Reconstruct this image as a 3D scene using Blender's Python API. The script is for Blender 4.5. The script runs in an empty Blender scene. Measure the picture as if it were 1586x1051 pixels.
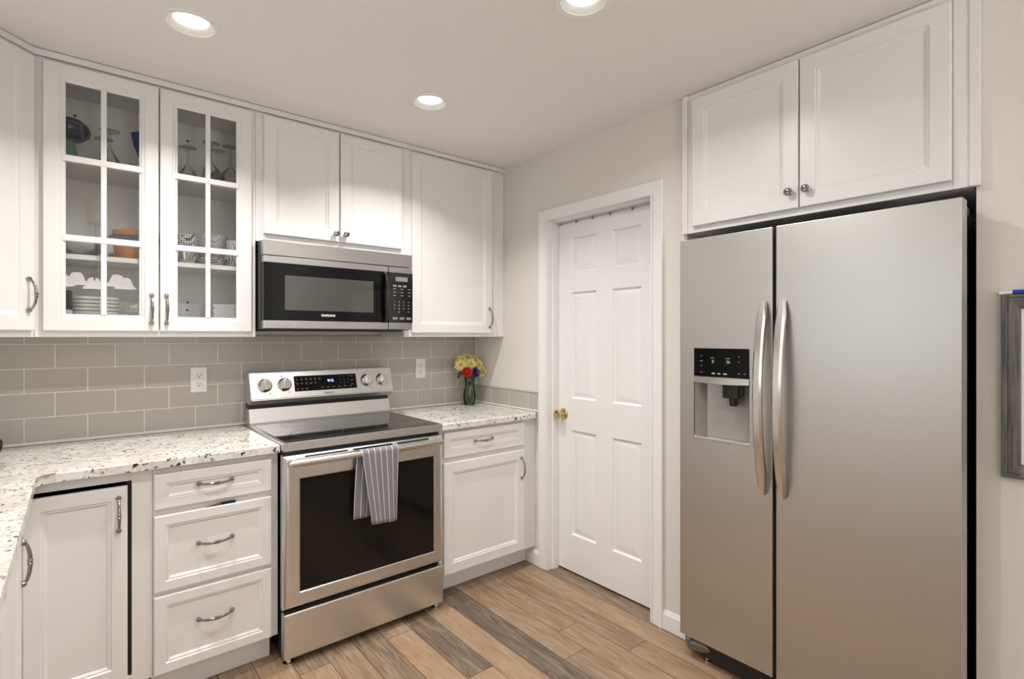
import bpy, bmesh, math, random
from mathutils import Vector, Matrix
PI = math.pi
random.seed(7)
scn = bpy.context.scene
col = scn.collection

# ------------------------------------------------------------------ camera, world, light, exposure
CEIL = 2.444
LEFT = -2.86          # inner face of the left wall
REAR = -6.6           # inner face of the wall behind the camera
cam_d = bpy.data.cameras.new('camera')
cam = bpy.data.objects.new('camera', cam_d)
col.objects.link(cam)
cam.location = (-2.1234, -2.9537, 1.3662)
cam.rotation_euler = (PI / 2, 0, -math.radians(39.6247))
cam_d.sensor_width = 36.0
cam_d.sensor_fit = 'HORIZONTAL'
cam_d.lens = 813.05 / 1586 * 36
cam_d.shift_y = -4.74 / 1586
cam_d.clip_start = 0.02
scn.camera = cam

world = bpy.data.worlds.new('world')
scn.world = world
world.use_nodes = True
world.node_tree.nodes['Background'].inputs['Color'].default_value = (0.86, 0.93, 1.0, 1)
world.node_tree.nodes['Background'].inputs['Strength'].default_value = 0.3

scn.view_settings.view_transform = 'Standard'
scn.view_settings.look = 'None'
scn.view_settings.gamma = 1.0
scn.view_settings.use_curve_mapping = False
scn.view_settings.exposure = 0.80

CAN_WATTS = 5.3
DAY_FILL_WATTS = 2.2
SINK_WATTS = 3.0
BOUNCE_WATTS = 34.0
WARM = (1.0, 0.975, 0.94)
WIN_X0, WIN_X1, WIN_Z0, WIN_Z1 = -1.05, -0.20, 0.85, 2.10
SINK_Y0, SINK_Y1, SINK_Z0, SINK_Z1 = -2.20, -1.10, 1.06, 2.05
d = bpy.data.lights.new('daylight_fill', 'AREA')  # unseen fill lamp added outside the rear window
d.shape = 'RECTANGLE'
d.size = WIN_X1 - WIN_X0
d.size_y = WIN_Z1 - WIN_Z0
d.energy = DAY_FILL_WATTS
d.color = (0.93, 0.97, 1.0)
day_fill = bpy.data.objects.new('daylight_fill', d)
day_fill.location = ((WIN_X0 + WIN_X1) / 2, REAR - 0.2, (WIN_Z0 + WIN_Z1) / 2)
day_fill.rotation_euler = (PI / 2, 0, 0)
day_fill.rotation_euler = Vector((0, 1, 0)).to_track_quat('-Z', 'Z').to_euler()
col.objects.link(day_fill)
# light at the window over the sink, in the left wall beside the camera
d = bpy.data.lights.new('sink_daylight', 'AREA')
d.shape = 'RECTANGLE'
d.size = SINK_Y1 - SINK_Y0
d.size_y = SINK_Z1 - SINK_Z0
d.energy = SINK_WATTS
d.color = (0.88, 0.95, 1.0)
sday = bpy.data.objects.new('sink_daylight', d)
sday.location = (LEFT - 0.2, (SINK_Y0 + SINK_Y1) / 2, (SINK_Z0 + SINK_Z1) / 2)
sday.rotation_euler = Vector((1, 0, 0)).to_track_quat('-Z', 'Z').to_euler()
col.objects.link(sday)
# added unseen fill lamp aimed up, brightening the room by ceiling bounce
d = bpy.data.lights.new('bounce_fill', 'AREA')
d.shape = 'DISK'
d.size = 0.5
d.energy = BOUNCE_WATTS
d.color = (0.97, 0.985, 1.0)
bounce_lamp = bpy.data.objects.new('bounce_fill', d)
bounce_lamp.location = (-1.45, -5.1, 1.15)
bounce_lamp.rotation_euler = (PI, 0, 0)
col.objects.link(bounce_lamp)

# ------------------------------------------------------------------ object helpers
WM = {}


def tag(o, label=None, cat=None, group=None, kind=None):
    if label: o['label'] = label
    if cat: o['category'] = cat
    if group: o['group'] = group
    if kind: o['kind'] = kind
    return o


def thing(name, label, cat, loc=(0, 0, 0), rz=0.0, group=None):
    o = bpy.data.objects.new(name, None)
    o.empty_display_size = 0.05
    o.location = loc
    o.rotation_euler = (0, 0, rz)
    col.objects.link(o)
    WM[o] = Matrix.Translation(loc) @ Matrix.Rotation(rz, 4, 'Z')
    return tag(o, label, cat, group)


def obj(name, bm, mats, parent=None, local=False, ang=35, origin=None):
    """link bm as ONE mesh object; coordinates are world unless local"""
    if parent is not None and not local:
        bm.transform(WM[parent].inverted())
    if parent is None and origin is not None:
        bm.transform(Matrix.Translation(-Vector(origin)))
    bmesh.ops.recalc_face_normals(bm, faces=bm.faces[:])
    me = bpy.data.meshes.new(name)
    bm.to_mesh(me)
    bm.free()
    me.polygons.foreach_set('use_smooth', [True] * len(me.polygons))
    me.set_sharp_from_angle(angle=math.radians(ang))
    for m in (mats if isinstance(mats, (list, tuple)) else [mats]):
        me.materials.append(m)
    o = bpy.data.objects.new(name, me)
    col.objects.link(o)
    wn = o.modifiers.new('face_weighted_normals', 'WEIGHTED_NORMAL')
    wn.keep_sharp = True
    wn.weight = 80
    if parent is not None:
        o.parent = parent
        WM[o] = WM[parent]
    else:
        if origin is not None: o.location = origin
        WM[o] = Matrix.Translation(origin or (0, 0, 0))
    return o


def struct(name, bm, mats, parent=None, **k):
    return tag(obj(name, bm, mats, parent, **k), kind='structure')


def copy_thing(root, loc, label=None, group=None, rz=None):
    """a thing with copies of its parts and their sub-parts"""
    r = root.copy()
    col.objects.link(r)
    r.location = loc
    if rz is not None: r.rotation_euler = (0, 0, rz)
    if label: r['label'] = label
    if group: r['group'] = group
    for ch in list(root.children):
        c = ch.copy()
        col.objects.link(c)
        c.parent = r
        for g in list(ch.children):
            e = g.copy()
            col.objects.link(e)
            e.parent = c
    return r


# ------------------------------------------------------------------ mesh helpers
def NB():
    return bmesh.new()


def box(bm, x0, x1, y0, y1, z0, z1, bev=0.0, seg=2, mi=0):
    vs = [bm.verts.new((x, y, z)) for x in (x0, x1) for y in (y0, y1) for z in (z0, z1)]
    ids = [(0, 1, 3, 2), (4, 6, 7, 5), (0, 4, 5, 1), (2, 3, 7, 6), (0, 2, 6, 4), (1, 5, 7, 3)]
    fs = [bm.faces.new([vs[i] for i in f]) for f in ids]
    for f in fs: f.material_index = mi
    if bev > 0:
        es = list({e for f in fs for e in f.edges})
        r = bmesh.ops.bevel(bm, geom=es, offset=bev, segments=seg, profile=0.6, affect='EDGES')
        for f in r['faces']: f.material_index = mi
    return fs


def ring(bm, pts):
    return [bm.verts.new(p) for p in pts]


def bridge(bm, a, b, mi=0):
    n = len(a)
    out = []
    for i in range(n):
        f = bm.faces.new((a[i], a[(i + 1) % n], b[(i + 1) % n], b[i]))
        f.material_index = mi
        out.append(f)
    return out


def cap(bm, a, mi=0):
    f = bm.faces.new(a)
    f.material_index = mi
    return f


def tube(bm, pts, rads, seg=12, mi=0, closed_ends=True, flat=1.0):
    pts = [Vector(p) for p in pts]
    n = len(pts)
    if not isinstance(rads, (list, tuple)): rads = [rads] * n
    t0 = (pts[1] - pts[0]).normalized()
    up = Vector((0, 0, 1)) if abs(t0.z) < 0.9 else Vector((1, 0, 0))
    nrm = t0.cross(up).normalized()
    rings = []
    for i in range(n):
        t = (pts[min(i + 1, n - 1)] - pts[max(i - 1, 0)]).normalized()
        nrm = (nrm - t * nrm.dot(t)).normalized()
        b = t.cross(nrm)
        rings.append(ring(bm, [pts[i] + (nrm * math.cos(2 * PI * k / seg) + b * math.sin(2 * PI * k / seg) * flat) * rads[i]
                               for k in range(seg)]))
    for a, b in zip(rings, rings[1:]): bridge(bm, a, b, mi)
    if closed_ends:
        cap(bm, rings[0], mi)
        cap(bm, rings[-1], mi)


def lathe(bm, prof, origin=(0, 0, 0), axis='z', seg=32, mi=0, mat=None):
    """prof = [(r, h)...]; r = 0 ends close to a point"""
    M = {'z': Matrix.Identity(3), '-y': Matrix.Rotation(PI / 2, 3, 'X'), '-x': Matrix.Rotation(-PI / 2, 3, 'Y'),
         '-z': Matrix.Rotation(PI, 3, 'X')}[axis] if mat is None else mat
    O = Vector(origin)
    prev = None
    for r, h in prof:
        if r <= 1e-6:
            cur = [bm.verts.new(O + M @ Vector((0, 0, h)))]
        else:
            cur = ring(bm, [O + M @ Vector((r * math.cos(2 * PI * k / seg), r * math.sin(2 * PI * k / seg), h)) for k in range(seg)])
        if prev is not None:
            if len(prev) == 1 and len(cur) > 1:
                for k in range(seg): bm.faces.new((prev[0], cur[k], cur[(k + 1) % seg])).material_index = mi
            elif len(cur) == 1 and len(prev) > 1:
                for k in range(seg): bm.faces.new((prev[k], prev[(k + 1) % seg], cur[0])).material_index = mi
            elif len(cur) > 1:
                bridge(bm, prev, cur, mi)
        prev = cur


def ball(bm, c, r, seg=14, mi=0, sc=(1, 1, 1)):
    m = Matrix.Translation(c) @ Matrix.Diagonal((sc[0], sc[1], sc[2], 1))
    fs = bmesh.ops.create_uvsphere(bm, u_segments=seg, v_segments=max(6, seg // 2), radius=r, matrix=m)
    for v in fs['verts']:
        for f in v.link_faces: f.material_index = mi


def prism(bm, poly, z0, z1, bev=0.0, mi=0, bev_top_only=False):
    a = ring(bm, [(x, y, z0) for x, y in poly])
    b = ring(bm, [(x, y, z1) for x, y in poly])
    side = bridge(bm, a, b, mi)
    cap(bm, list(reversed(a)), mi)
    top = cap(bm, b, mi)
    if bev > 0:
        bmesh.ops.bevel(bm, geom=list(top.edges) + ([] if bev_top_only else []), offset=bev, segments=3, profile=0.6, affect='EDGES')


def rect_ring(bm, x0, x1, z0, z1, i, y):
    return ring(bm, [(x0 + i, y, z0 + i), (x1 - i, y, z0 + i), (x1 - i, y, z1 - i), (x0 + i, y, z1 - i)])


MOULD = [(0.0, 0.0), (0.003, 0.0045), (0.008, 0.0038), (0.011, 0.0055), (0.016, 0.0095), (0.019, 0.0095)]


def panel_door(bm, x0, x1, z0, z1, yf, yb, stile=0.053, mould=MOULD, edge=0.003, glass=False):
    """recessed-panel cabinet door: front at yf facing -y, back at yb"""
    rs = [rect_ring(bm, x0, x1, z0, z1, 0, yb), rect_ring(bm, x0, x1, z0, z1, 0, yf + edge),
          rect_ring(bm, x0, x1, z0, z1, edge * 0.4, yf + edge * 0.35), rect_ring(bm, x0, x1, z0, z1, edge * 1.3, yf)]
    for i, dd in mould:
        rs.append(rect_ring(bm, x0, x1, z0, z1, stile + i, yf + dd))
    if glass:
        last = stile + mould[-1][0]
        rs.append(rect_ring(bm, x0, x1, z0, z1, last, yb))
        for a, b in zip(rs, rs[1:]): bridge(bm, a, b)
        bridge(bm, rs[-1], rs[0])
    else:
        for a, b in zip(rs, rs[1:]): bridge(bm, a, b)
        cap(bm, rs[-1])
        cap(bm, list(reversed(rs[0])))


def pull(bm, cx, cz, yf, length=0.115, vertical=True, out=0.027, s=1.0):
    """arched bow pull with round feet and a beaded collar at mid length"""
    n = 25
    pts, rad = [], []
    for k in range(n):
        t = -1 + 2 * k / (n - 1)
        o = out * (1 - abs(t) ** 2.2) ** 0.75 + 0.006
        a = t * length / 2
        pts.append((cx, yf - o, cz + a) if vertical else (cx + a, yf - o, cz))
        rad.append((0.0036 + 0.0018 * (1 - t * t) + (0.0018 if abs(abs(t) - 0.10) < 0.05 else 0)) * s)
    tube(bm, pts, rad, 12)
    for sgn in (-1, 1):
        a = sgn * length / 2
        p = (cx, yf, cz + a) if vertical else (cx + a, yf, cz)
        lathe(bm, [(0.0085, 0), (0.0092, 0.003), (0.0075, 0.008), (0.0055, 0.011), (0, 0.012)], p, '-y', 16)


def knob(bm, cx, cz, yf, r=0.015):
    lathe(bm, [(0.009, 0), (0.009, 0.003), (0.006, 0.006), (0.0055, 0.014), (r * 0.8, 0.017), (r, 0.021), (r, 0.025),
               (r * 0.86, 0.029), (r * 0.5, 0.031), (0, 0.0315)], (cx, yf, cz), '-y', 24)
    # the raised twist bar across the knob's face
    a = math.radians(-28)
    dx, dz = math.cos(a) * r * 0.75, math.sin(a) * r * 0.75
    tube(bm, [(cx - dx, yf - 0.0300, cz - dz), (cx, yf - 0.0318, cz), (cx + dx, yf - 0.0300, cz + dz)], 0.0022, 8)


def text(name, body, size, center, mat, parent, facing='-y', depth=0.0006, bold=0.0, squeeze=1.0):
    cu = bpy.data.curves.new(name, 'FONT')
    cu.body = body
    cu.size = size
    cu.align_x = 'CENTER'
    cu.align_y = 'CENTER'
    cu.extrude = depth
    cu.offset = bold
    t = bpy.data.objects.new(name, cu)
    col.objects.link(t)
    dg = bpy.context.evaluated_depsgraph_get()
    me = bpy.data.meshes.new_from_object(t.evaluated_get(dg))
    bpy.data.objects.remove(t)
    M = Matrix.Rotation(PI / 2, 4, 'X') @ Matrix.Diagonal((squeeze, 1, 1, 1))
    if facing == '-x': M = Matrix.Rotation(-PI / 2, 4, 'Z') @ M
    if isinstance(facing, Matrix): M = facing @ M
    me.transform(WM[parent].inverted() @ Matrix.Translation(center) @ M)
    me.materials.clear()
    me.materials.append(mat)
    o = bpy.data.objects.new(name, me)
    col.objects.link(o)
    o.parent = parent
    WM[o] = WM[parent]
    return o


# ------------------------------------------------------------------ materials
def nodes(name):
    m = bpy.data.materials.new(name)
    m.use_nodes = True
    nt = m.node_tree
    return m, nt, nt.nodes['Principled BSDF']


def N(nt, t, **k):
    n = nt.nodes.new(t)
    for a, b in k.items():
        if a in n.inputs.keys() if isinstance(a, str) else False:
            n.inputs[a].default_value = b
        else:
            setattr(n, a, b)
    return n


def plain(name, c, rough=0.5, metal=0.0, spec=0.5, bump=0.0, bscale=200, coat=0.0, vary=0.0):
    m, nt, p = nodes(name)
    p.inputs['Base Color'].default_value = (*c, 1)
    p.inputs['Roughness'].default_value = rough
    p.inputs['Metallic'].default_value = metal
    p.inputs['Specular IOR Level'].default_value = spec
    p.inputs['Coat Weight'].default_value = coat
    tc = N(nt, 'ShaderNodeTexCoord')
    nz = N(nt, 'ShaderNodeTexNoise')
    nz.inputs['Scale'].default_value = bscale
    nz.inputs['Detail'].default_value = 3
    nt.links.new(tc.outputs['Object'], nz.inputs['Vector'])
    if bump > 0:
        b = N(nt, 'ShaderNodeBump')
        b.inputs['Strength'].default_value = bump
        b.inputs['Distance'].default_value = 0.002
        nt.links.new(nz.outputs['Fac'], b.inputs['Height'])
        nt.links.new(b.outputs['Normal'], p.inputs['Normal'])
    if vary > 0:
        mx = N(nt, 'ShaderNodeMix', data_type='RGBA')
        mx.inputs['A'].default_value = (*[v * (1 - vary) for v in c], 1)
        mx.inputs['B'].default_value = (*[min(1, v * (1 + vary)) for v in c], 1)
        nt.links.new(nz.outputs['Fac'], mx.inputs['Factor'])
        nt.links.new(mx.outputs['Result'], p.inputs['Base Color'])
    return m


def brushed(name, c, rough, axis, aniso=0.0, strength=0.04):
    """metal with fine stretched brush lines along one axis"""
    m, nt, p = nodes(name)
    p.inputs['Base Color'].default_value = (*c, 1)
    p.inputs['Metallic'].default_value = 1.0
    tc = N(nt, 'ShaderNodeTexCoord')
    mp = N(nt, 'ShaderNodeMapping')
    sc = {'x': (2, 900, 900), 'y': (900, 2, 900), 'z': (900, 900, 2)}[axis]
    mp.inputs['Scale'].default_value = sc
    nz = N(nt, 'ShaderNodeTexNoise')
    nz.inputs['Scale'].default_value = 1.0
    nz.inputs['Detail'].default_value = 2
    nt.links.new(tc.outputs['Object'], mp.inputs['Vector'])
    nt.links.new(mp.outputs['Vector'], nz.inputs['Vector'])
    mr = N(nt, 'ShaderNodeMapRange')
    mr.inputs['To Min'].default_value = rough * 0.85
    mr.inputs['To Max'].default_value = rough * 1.15
    nt.links.new(nz.outputs['Fac'], mr.inputs['Value'])
    nt.links.new(mr.outputs['Result'], p.inputs['Roughness'])
    b = N(nt, 'ShaderNodeBump')
    b.inputs['Strength'].default_value = strength
    b.inputs['Distance'].default_value = 0.0005
    nt.links.new(nz.outputs['Fac'], b.inputs['Height'])
    nt.links.new(b.outputs['Normal'], p.inputs['Normal'])
    return m


def thin_glass(name, tint=(1, 1, 1), boost=1.0, rough=0.0, base=0.0):
    m, nt, p = nodes(name)
    nt.nodes.remove(p)
    tr = N(nt, 'ShaderNodeBsdfTransparent')
    tr.inputs['Color'].default_value = (*tint, 1)
    gl = N(nt, 'ShaderNodeBsdfGlossy')
    gl.inputs['Roughness'].default_value = rough
    fr = N(nt, 'ShaderNodeFresnel')
    fr.inputs['IOR'].default_value = 1.5
    ma = N(nt, 'ShaderNodeMath', operation='MULTIPLY_ADD', use_clamp=True)
    ma.inputs[1].default_value = boost
    ma.inputs[2].default_value = base
    mx = N(nt, 'ShaderNodeMixShader')
    nt.links.new(fr.outputs[0], ma.inputs[0])
    nt.links.new(ma.outputs[0], mx.inputs[0])
    nt.links.new(tr.outputs[0], mx.inputs[1])
    nt.links.new(gl.outputs[0], mx.inputs[2])
    nt.links.new(mx.outputs[0], nt.nodes['Material Output'].inputs['Surface'])
    return m


def glow(name, c, s):
    m, nt, p = nodes(name)
    p.inputs['Base Color'].default_value = (*c, 1)
    p.inputs['Emission Color'].default_value = (*c, 1)
    p.inputs['Emission Strength'].default_value = s
    return m


def granite_mat():
    m, nt, p = nodes('granite')
    tc = N(nt, 'ShaderNodeTexCoord')
    L = nt.links.new

    def noise(sc, det=3, rough=0.6, dist=0.0):
        n = N(nt, 'ShaderNodeTexNoise')
        n.inputs['Scale'].default_value = sc
        n.inputs['Detail'].default_value = det
        n.inputs['Roughness'].default_value = rough
        n.inputs['Distortion'].default_value = dist
        L(tc.outputs['Object'], n.inputs['Vector'])
        return n

    def ramp(src, a, b):
        r = N(nt, 'ShaderNodeMapRange', clamp=True)
        r.inputs['From Min'].default_value = a
        r.inputs['From Max'].default_value = b
        L(src, r.inputs['Value'])
        return r.outputs['Result']

    def mix(fac, a, b):
        x = N(nt, 'ShaderNodeMix', data_type='RGBA')
        L(fac, x.inputs['Factor'])
        for s, v in (('A', a), ('B', b)):
            if isinstance(v, tuple): x.inputs[s].default_value = (*v, 1)
            else: L(v, x.inputs[s])
        return x.outputs['Result']
    big = noise(16, 4, 0.65, 0.6)
    c = mix(ramp(big.outputs['Fac'], 0.40, 0.62), (0.83, 0.81, 0.775), (0.65, 0.615, 0.56))
    mid = noise(70, 3, 0.6)
    c = mix(ramp(mid.outputs['Fac'], 0.55, 0.66), c, (0.57, 0.53, 0.475))
    fl = noise(66, 2, 0.5, 0.3)
    gate = noise(14, 3, 0.6)
    mu = N(nt, 'ShaderNodeMath', operation='MULTIPLY')
    L(ramp(fl.outputs['Fac'], 0.59, 0.63), mu.inputs[0])
    L(ramp(gate.outputs['Fac'], 0.42, 0.56), mu.inputs[1])
    c = mix(mu.outputs[0], c, (0.035, 0.032, 0.03))
    L(c, p.inputs['Base Color'])
    p.inputs['Roughness'].default_value = 0.16
    return m


def floor_mat():
    """hardwood: per-plank tone and seed come from the mesh, grain runs along y"""
    m, nt, p = nodes('hickory_planks')
    L = nt.links.new
    uv = N(nt, 'ShaderNodeUVMap')
    at = N(nt, 'ShaderNodeAttribute', attribute_name='plank')
    sep = N(nt, 'ShaderNodeSeparateColor')
    L(at.outputs['Color'], sep.inputs[0])
    off = N(nt, 'ShaderNodeCombineXYZ')
    mul = N(nt, 'ShaderNodeMath', operation='MULTIPLY')
    mul.inputs[1].default_value = 37.0
    L(sep.outputs[1], mul.inputs[0])
    L(mul.outputs[0], off.inputs[0])
    L(mul.outputs[0], off.inputs[1])
    add = N(nt, 'ShaderNodeVectorMath', operation='ADD')
    L(uv.outputs[0], add.inputs[0])
    L(off.outputs[0], add.inputs[1])

    def stretched(sx, sy, det, dist):
        mp = N(nt, 'ShaderNodeMapping')
        mp.inputs['Scale'].default_value = (sx, sy, 1)
        L(add.outputs[0], mp.inputs['Vector'])
        n = N(nt, 'ShaderNodeTexNoise')
        n.inputs['Scale'].default_value = 1
        n.inputs['Detail'].default_value = det
        n.inputs['Roughness'].default_value = 0.65
        n.inputs['Distortion'].default_value = dist
        L(mp.outputs['Vector'], n.inputs['Vector'])
        return n.outputs['Fac']

    def rng(src, a, b, c=0.0, d=1.0):
        r = N(nt, 'ShaderNodeMapRange', clamp=True)
        for k, v in zip(('From Min', 'From Max', 'To Min', 'To Max'), (a, b, c, d)): r.inputs[k].default_value = v
        L(src, r.inputs['Value'])
        return r.outputs['Result']

    def mix(fac, a, b):
        x = N(nt, 'ShaderNodeMix', data_type='RGBA')
        if isinstance(fac, float): x.inputs['Factor'].default_value = fac
        else: L(fac, x.inputs['Factor'])
        for s, v in (('A', a), ('B', b)):
            if isinstance(v, tuple): x.inputs[s].default_value = (*v, 1)
            else: L(v, x.inputs[s])
        return x.outputs['Result']
    c = mix(sep.outputs[0], (0.42, 0.290, 0.185), (0.235, 0.178, 0.130))
    broad = stretched(15, 2.6, 5, 2.2)
    c = mix(rng(broad, 0.35, 0.68), c, mix(sep.outputs[0], (0.30, 0.185, 0.105), (0.070, 0.052, 0.040)))
    fine = stretched(120, 5.0, 3, 0.6)
    f2 = N(nt, 'ShaderNodeMath', operation='MULTIPLY')
    L(rng(fine, 0.47, 0.64), f2.inputs[0])
    L(rng(sep.outputs[0], 0.0, 1.0, 0.25, 1.0), f2.inputs[1])
    c = mix(f2.outputs[0], c, (0.095, 0.058, 0.034))
    # worn joints: darker where the plank's own edge is (uv in metres, edge distance in blue)
    su = N(nt, 'ShaderNodeSeparateXYZ')
    L(uv.outputs[0], su.inputs[0])

    def m2(op, a, b):
        n = N(nt, 'ShaderNodeMath', operation=op)
        for i, v in enumerate((a, b)):
            if isinstance(v, float): n.inputs[i].default_value = v
            else: L(v, n.inputs[i])
        return n.outputs[0]
    dx = m2('MINIMUM', su.outputs[0], m2('SUBTRACT', 0.128, su.outputs[0]))
    uv2 = N(nt, 'ShaderNodeUVMap', uv_map='span')
    s2 = N(nt, 'ShaderNodeSeparateXYZ')
    L(uv2.outputs[0], s2.inputs[0])
    dy = m2('MINIMUM', s2.outputs[0], s2.outputs[1])
    dd = m2('MINIMUM', dx, dy)
    gap = rng(dd, 0.0006, 0.0022, 1.0, 0.0)
    c = mix(gap, c, (0.055, 0.035, 0.022))
    L(c, p.inputs['Base Color'])
    p.inputs['Roughness'].default_value = 0.42
    b = N(nt, 'ShaderNodeBump')
    b.inputs['Strength'].default_value = 0.35
    b.inputs['Distance'].default_value = 0.002
    hh = m2('ADD', m2('MULTIPLY', fine, -0.5), m2('ADD', m2('MULTIPLY', broad, 0.8), m2('MULTIPLY', gap, -1.0)))
    L(hh, b.inputs['Height'])
    L(b.outputs['Normal'], p.inputs['Normal'])
    return m


def towel_mat():
    m, nt, p = nodes('striped_terry')
    L = nt.links.new
    uv = N(nt, 'ShaderNodeUVMap')
    s = N(nt, 'ShaderNodeSeparateXYZ')
    L(uv.outputs[0], s.inputs[0])
    fr = N(nt, 'ShaderNodeMath', operation='FRACT')
    mu = N(nt, 'ShaderNodeMath', operation='MULTIPLY')
    mu.inputs[1].default_value = 1 / 0.0285
    L(s.outputs[0], mu.inputs[0])
    L(mu.outputs[0], fr.inputs[0])
    lt = N(nt, 'ShaderNodeMath', operation='LESS_THAN')
    lt.inputs[1].default_value = 0.10
    L(fr.outputs[0], lt.inputs[0])
    tc = N(nt, 'ShaderNodeTexCoord')
    nz = N(nt, 'ShaderNodeTexNoise')
    nz.inputs['Scale'].default_value = 420
    nz.inputs['Detail'].default_value = 2
    L(tc.outputs['Object'], nz.inputs['Vector'])
    g = N(nt, 'ShaderNodeMix', data_type='RGBA')
    g.inputs['A'].default_value = (0.12, 0.115, 0.125, 1)
    g.inputs['B'].default_value = (0.30, 0.29, 0.305, 1)
    L(nz.outputs['Fac'], g.inputs['Factor'])
    mx = N(nt, 'ShaderNodeMix', data_type='RGBA')
    L(lt.outputs[0], mx.inputs['Factor'])
    L(g.outputs['Result'], mx.inputs['A'])
    mx.inputs['B'].default_value = (0.74, 0.72, 0.71, 1)
    L(mx.outputs['Result'], p.inputs['Base Color'])
    p.inputs['Roughness'].default_value = 0.95
    b = N(nt, 'ShaderNodeBump')
    b.inputs['Strength'].default_value = 0.6
    b.inputs['Distance'].default_value = 0.003
    L(nz.outputs['Fac'], b.inputs['Height'])
    L(b.outputs['Normal'], p.inputs['Normal'])
    return m


def banded_mat(name, bands, scale=60.0, dark=(0.03, 0.03, 0.035)):
    """glazed bowl: horizontal bands (z upper limit, ground colour, figure colour, figure kind)"""
    m, nt, p = nodes(name)
    L = nt.links.new
    tc = N(nt, 'ShaderNodeTexCoord')
    s = N(nt, 'ShaderNodeSeparateXYZ')
    L(tc.outputs['Object'], s.inputs[0])
    vo = N(nt, 'ShaderNodeTexVoronoi', feature='DISTANCE_TO_EDGE')
    vo.inputs['Scale'].default_value = scale
    vo.inputs['Randomness'].default_value = 0.25
    L(tc.outputs['Object'], vo.inputs['Vector'])
    cur = None
    for zt, ground, fig, lim in bands:
        lt = N(nt, 'ShaderNodeMath', operation='LESS_THAN')
        lt.inputs[1].default_value = lim
        L(vo.outputs['Distance'], lt.inputs[0])
        mx = N(nt, 'ShaderNodeMix', data_type='RGBA')
        mx.inputs['A'].default_value = (*ground, 1)
        mx.inputs['B'].default_value = (*fig, 1)
        L(lt.outputs[0], mx.inputs['Factor'])
        if cur is None:
            cur = mx.outputs['Result']
        else:
            g = N(nt, 'ShaderNodeMath', operation='GREATER_THAN')
            g.inputs[1].default_value = zt
            L(s.outputs[2], g.inputs[0])
            m2 = N(nt, 'ShaderNodeMix', data_type='RGBA')
            L(g.outputs[0], m2.inputs['Factor'])
            L(cur, m2.inputs['A'])
            L(mx.outputs['Result'], m2.inputs['B'])
            cur = m2.outputs['Result']
    L(cur, p.inputs['Base Color'])
    p.inputs['Roughness'].default_value = 0.2
    return m


M = {}
M['cab'] = plain('cabinet_paint', (0.80, 0.785, 0.77), 0.33)
M['cabin'] = plain('cabinet_interior', (0.87, 0.85, 0.82), 0.5)
M['trim'] = plain('trim_paint', (0.84, 0.835, 0.83), 0.35)
M['wall'] = plain('wall_paint', (0.74, 0.713, 0.668), 0.85, spec=0.25, bump=0.25, bscale=90)
M['ceil'] = plain('ceiling_paint', (0.86, 0.84, 0.82), 0.9, spec=0.2, bump=0.12, bscale=70)
M['tile'] = plain('glazed_tile', (0.47, 0.443, 0.40), 0.22, bump=0.015, bscale=9, vary=0.03)
M['grout'] = plain('grout', (0.82, 0.79, 0.74), 0.8)
M['granite'] = granite_mat()
M['floor'] = floor_mat()
M['steel'] = brushed('brushed_steel', (0.68, 0.67, 0.655), 0.31, 'x', strength=0.012)
M['mwsteel'] = brushed('microwave_steel', (0.50, 0.49, 0.475), 0.24, 'x', strength=0.012)
M['fridge'] = brushed('fridge_steel', (0.60, 0.58, 0.555), 0.38, 'y', strength=0.03)
M['grey_side'] = plain('grey_side_panel', (0.20, 0.19, 0.18), 0.4, metal=0.4)
M['niche'] = plain('niche_grey', (0.42, 0.40, 0.38), 0.38, metal=0.7)
M['footgrey'] = plain('foot_grey', (0.22, 0.21, 0.20), 0.25, metal=0.8)
M['bar'] = brushed('handle_steel', (0.72, 0.70, 0.68), 0.22, 'z')
M['nickel'] = plain('satin_nickel', (0.33, 0.315, 0.30), 0.16, metal=1.0)
M['chrome'] = plain('chrome', (0.80, 0.79, 0.77), 0.08, metal=1.0)
M['brass'] = plain('brass', (0.66, 0.52, 0.28), 0.16, metal=1.0)
M['blackglass'] = plain('black_glass', (0.004, 0.004, 0.004), 0.04, spec=0.2)
M['ovenglass'] = plain('oven_glass', (0.010, 0.008, 0.007), 0.05, spec=0.28)
M['mwin'] = plain('microwave_window', (0.050, 0.048, 0.043), 0.06, spec=0.7)
M['cooktop'] = plain('ceramic_cooktop', (0.012, 0.011, 0.010), 0.05, spec=0.6)
M['black'] = plain('black_plastic', (0.010, 0.009, 0.009), 0.35)
M['blackgloss'] = plain('black_gloss_plastic', (0.010, 0.010, 0.011), 0.10)
M['shadow'] = plain('painted_shade', (0.03, 0.025, 0.02), 0.9)
M['white'] = plain('white_plastic', (0.84, 0.825, 0.80), 0.3)
M['slot'] = plain('dark_slot', (0.03, 0.028, 0.025), 0.6)
M['print'] = plain('pale_print', (0.55, 0.54, 0.52), 0.5)
M['printdim'] = plain('dim_print', (0.22, 0.21, 0.20), 0.5)
M['logo'] = plain('logo_white', (0.85, 0.85, 0.85), 0.4)
M['logodark'] = plain('logo_dark', (0.16, 0.145, 0.13), 0.4)
M['ring'] = plain('ring_print', (0.05, 0.048, 0.045), 0.3)
M['lcd'] = plain('lcd_grey', (0.22, 0.215, 0.195), 0.3)
M['blueled'] = glow('blue_led', (0.16, 0.22, 1.0), 3.0)
M['greenled'] = glow('green_led', (0.36, 0.46, 0.14), 0.25)
M['lens'] = glow('lamp_lens', (1.0, 0.97, 0.92), 2.5)
M['baffle'] = plain('lamp_baffle', (0.62, 0.605, 0.56), 0.9, spec=0.0)
M['glass'] = thin_glass('pane_glass', (0.985, 0.99, 0.985), 0.6)
M['clear'] = thin_glass('clear_glass', (0.985, 0.988, 0.985), 0.8, 0.02, 0.0)
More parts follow.
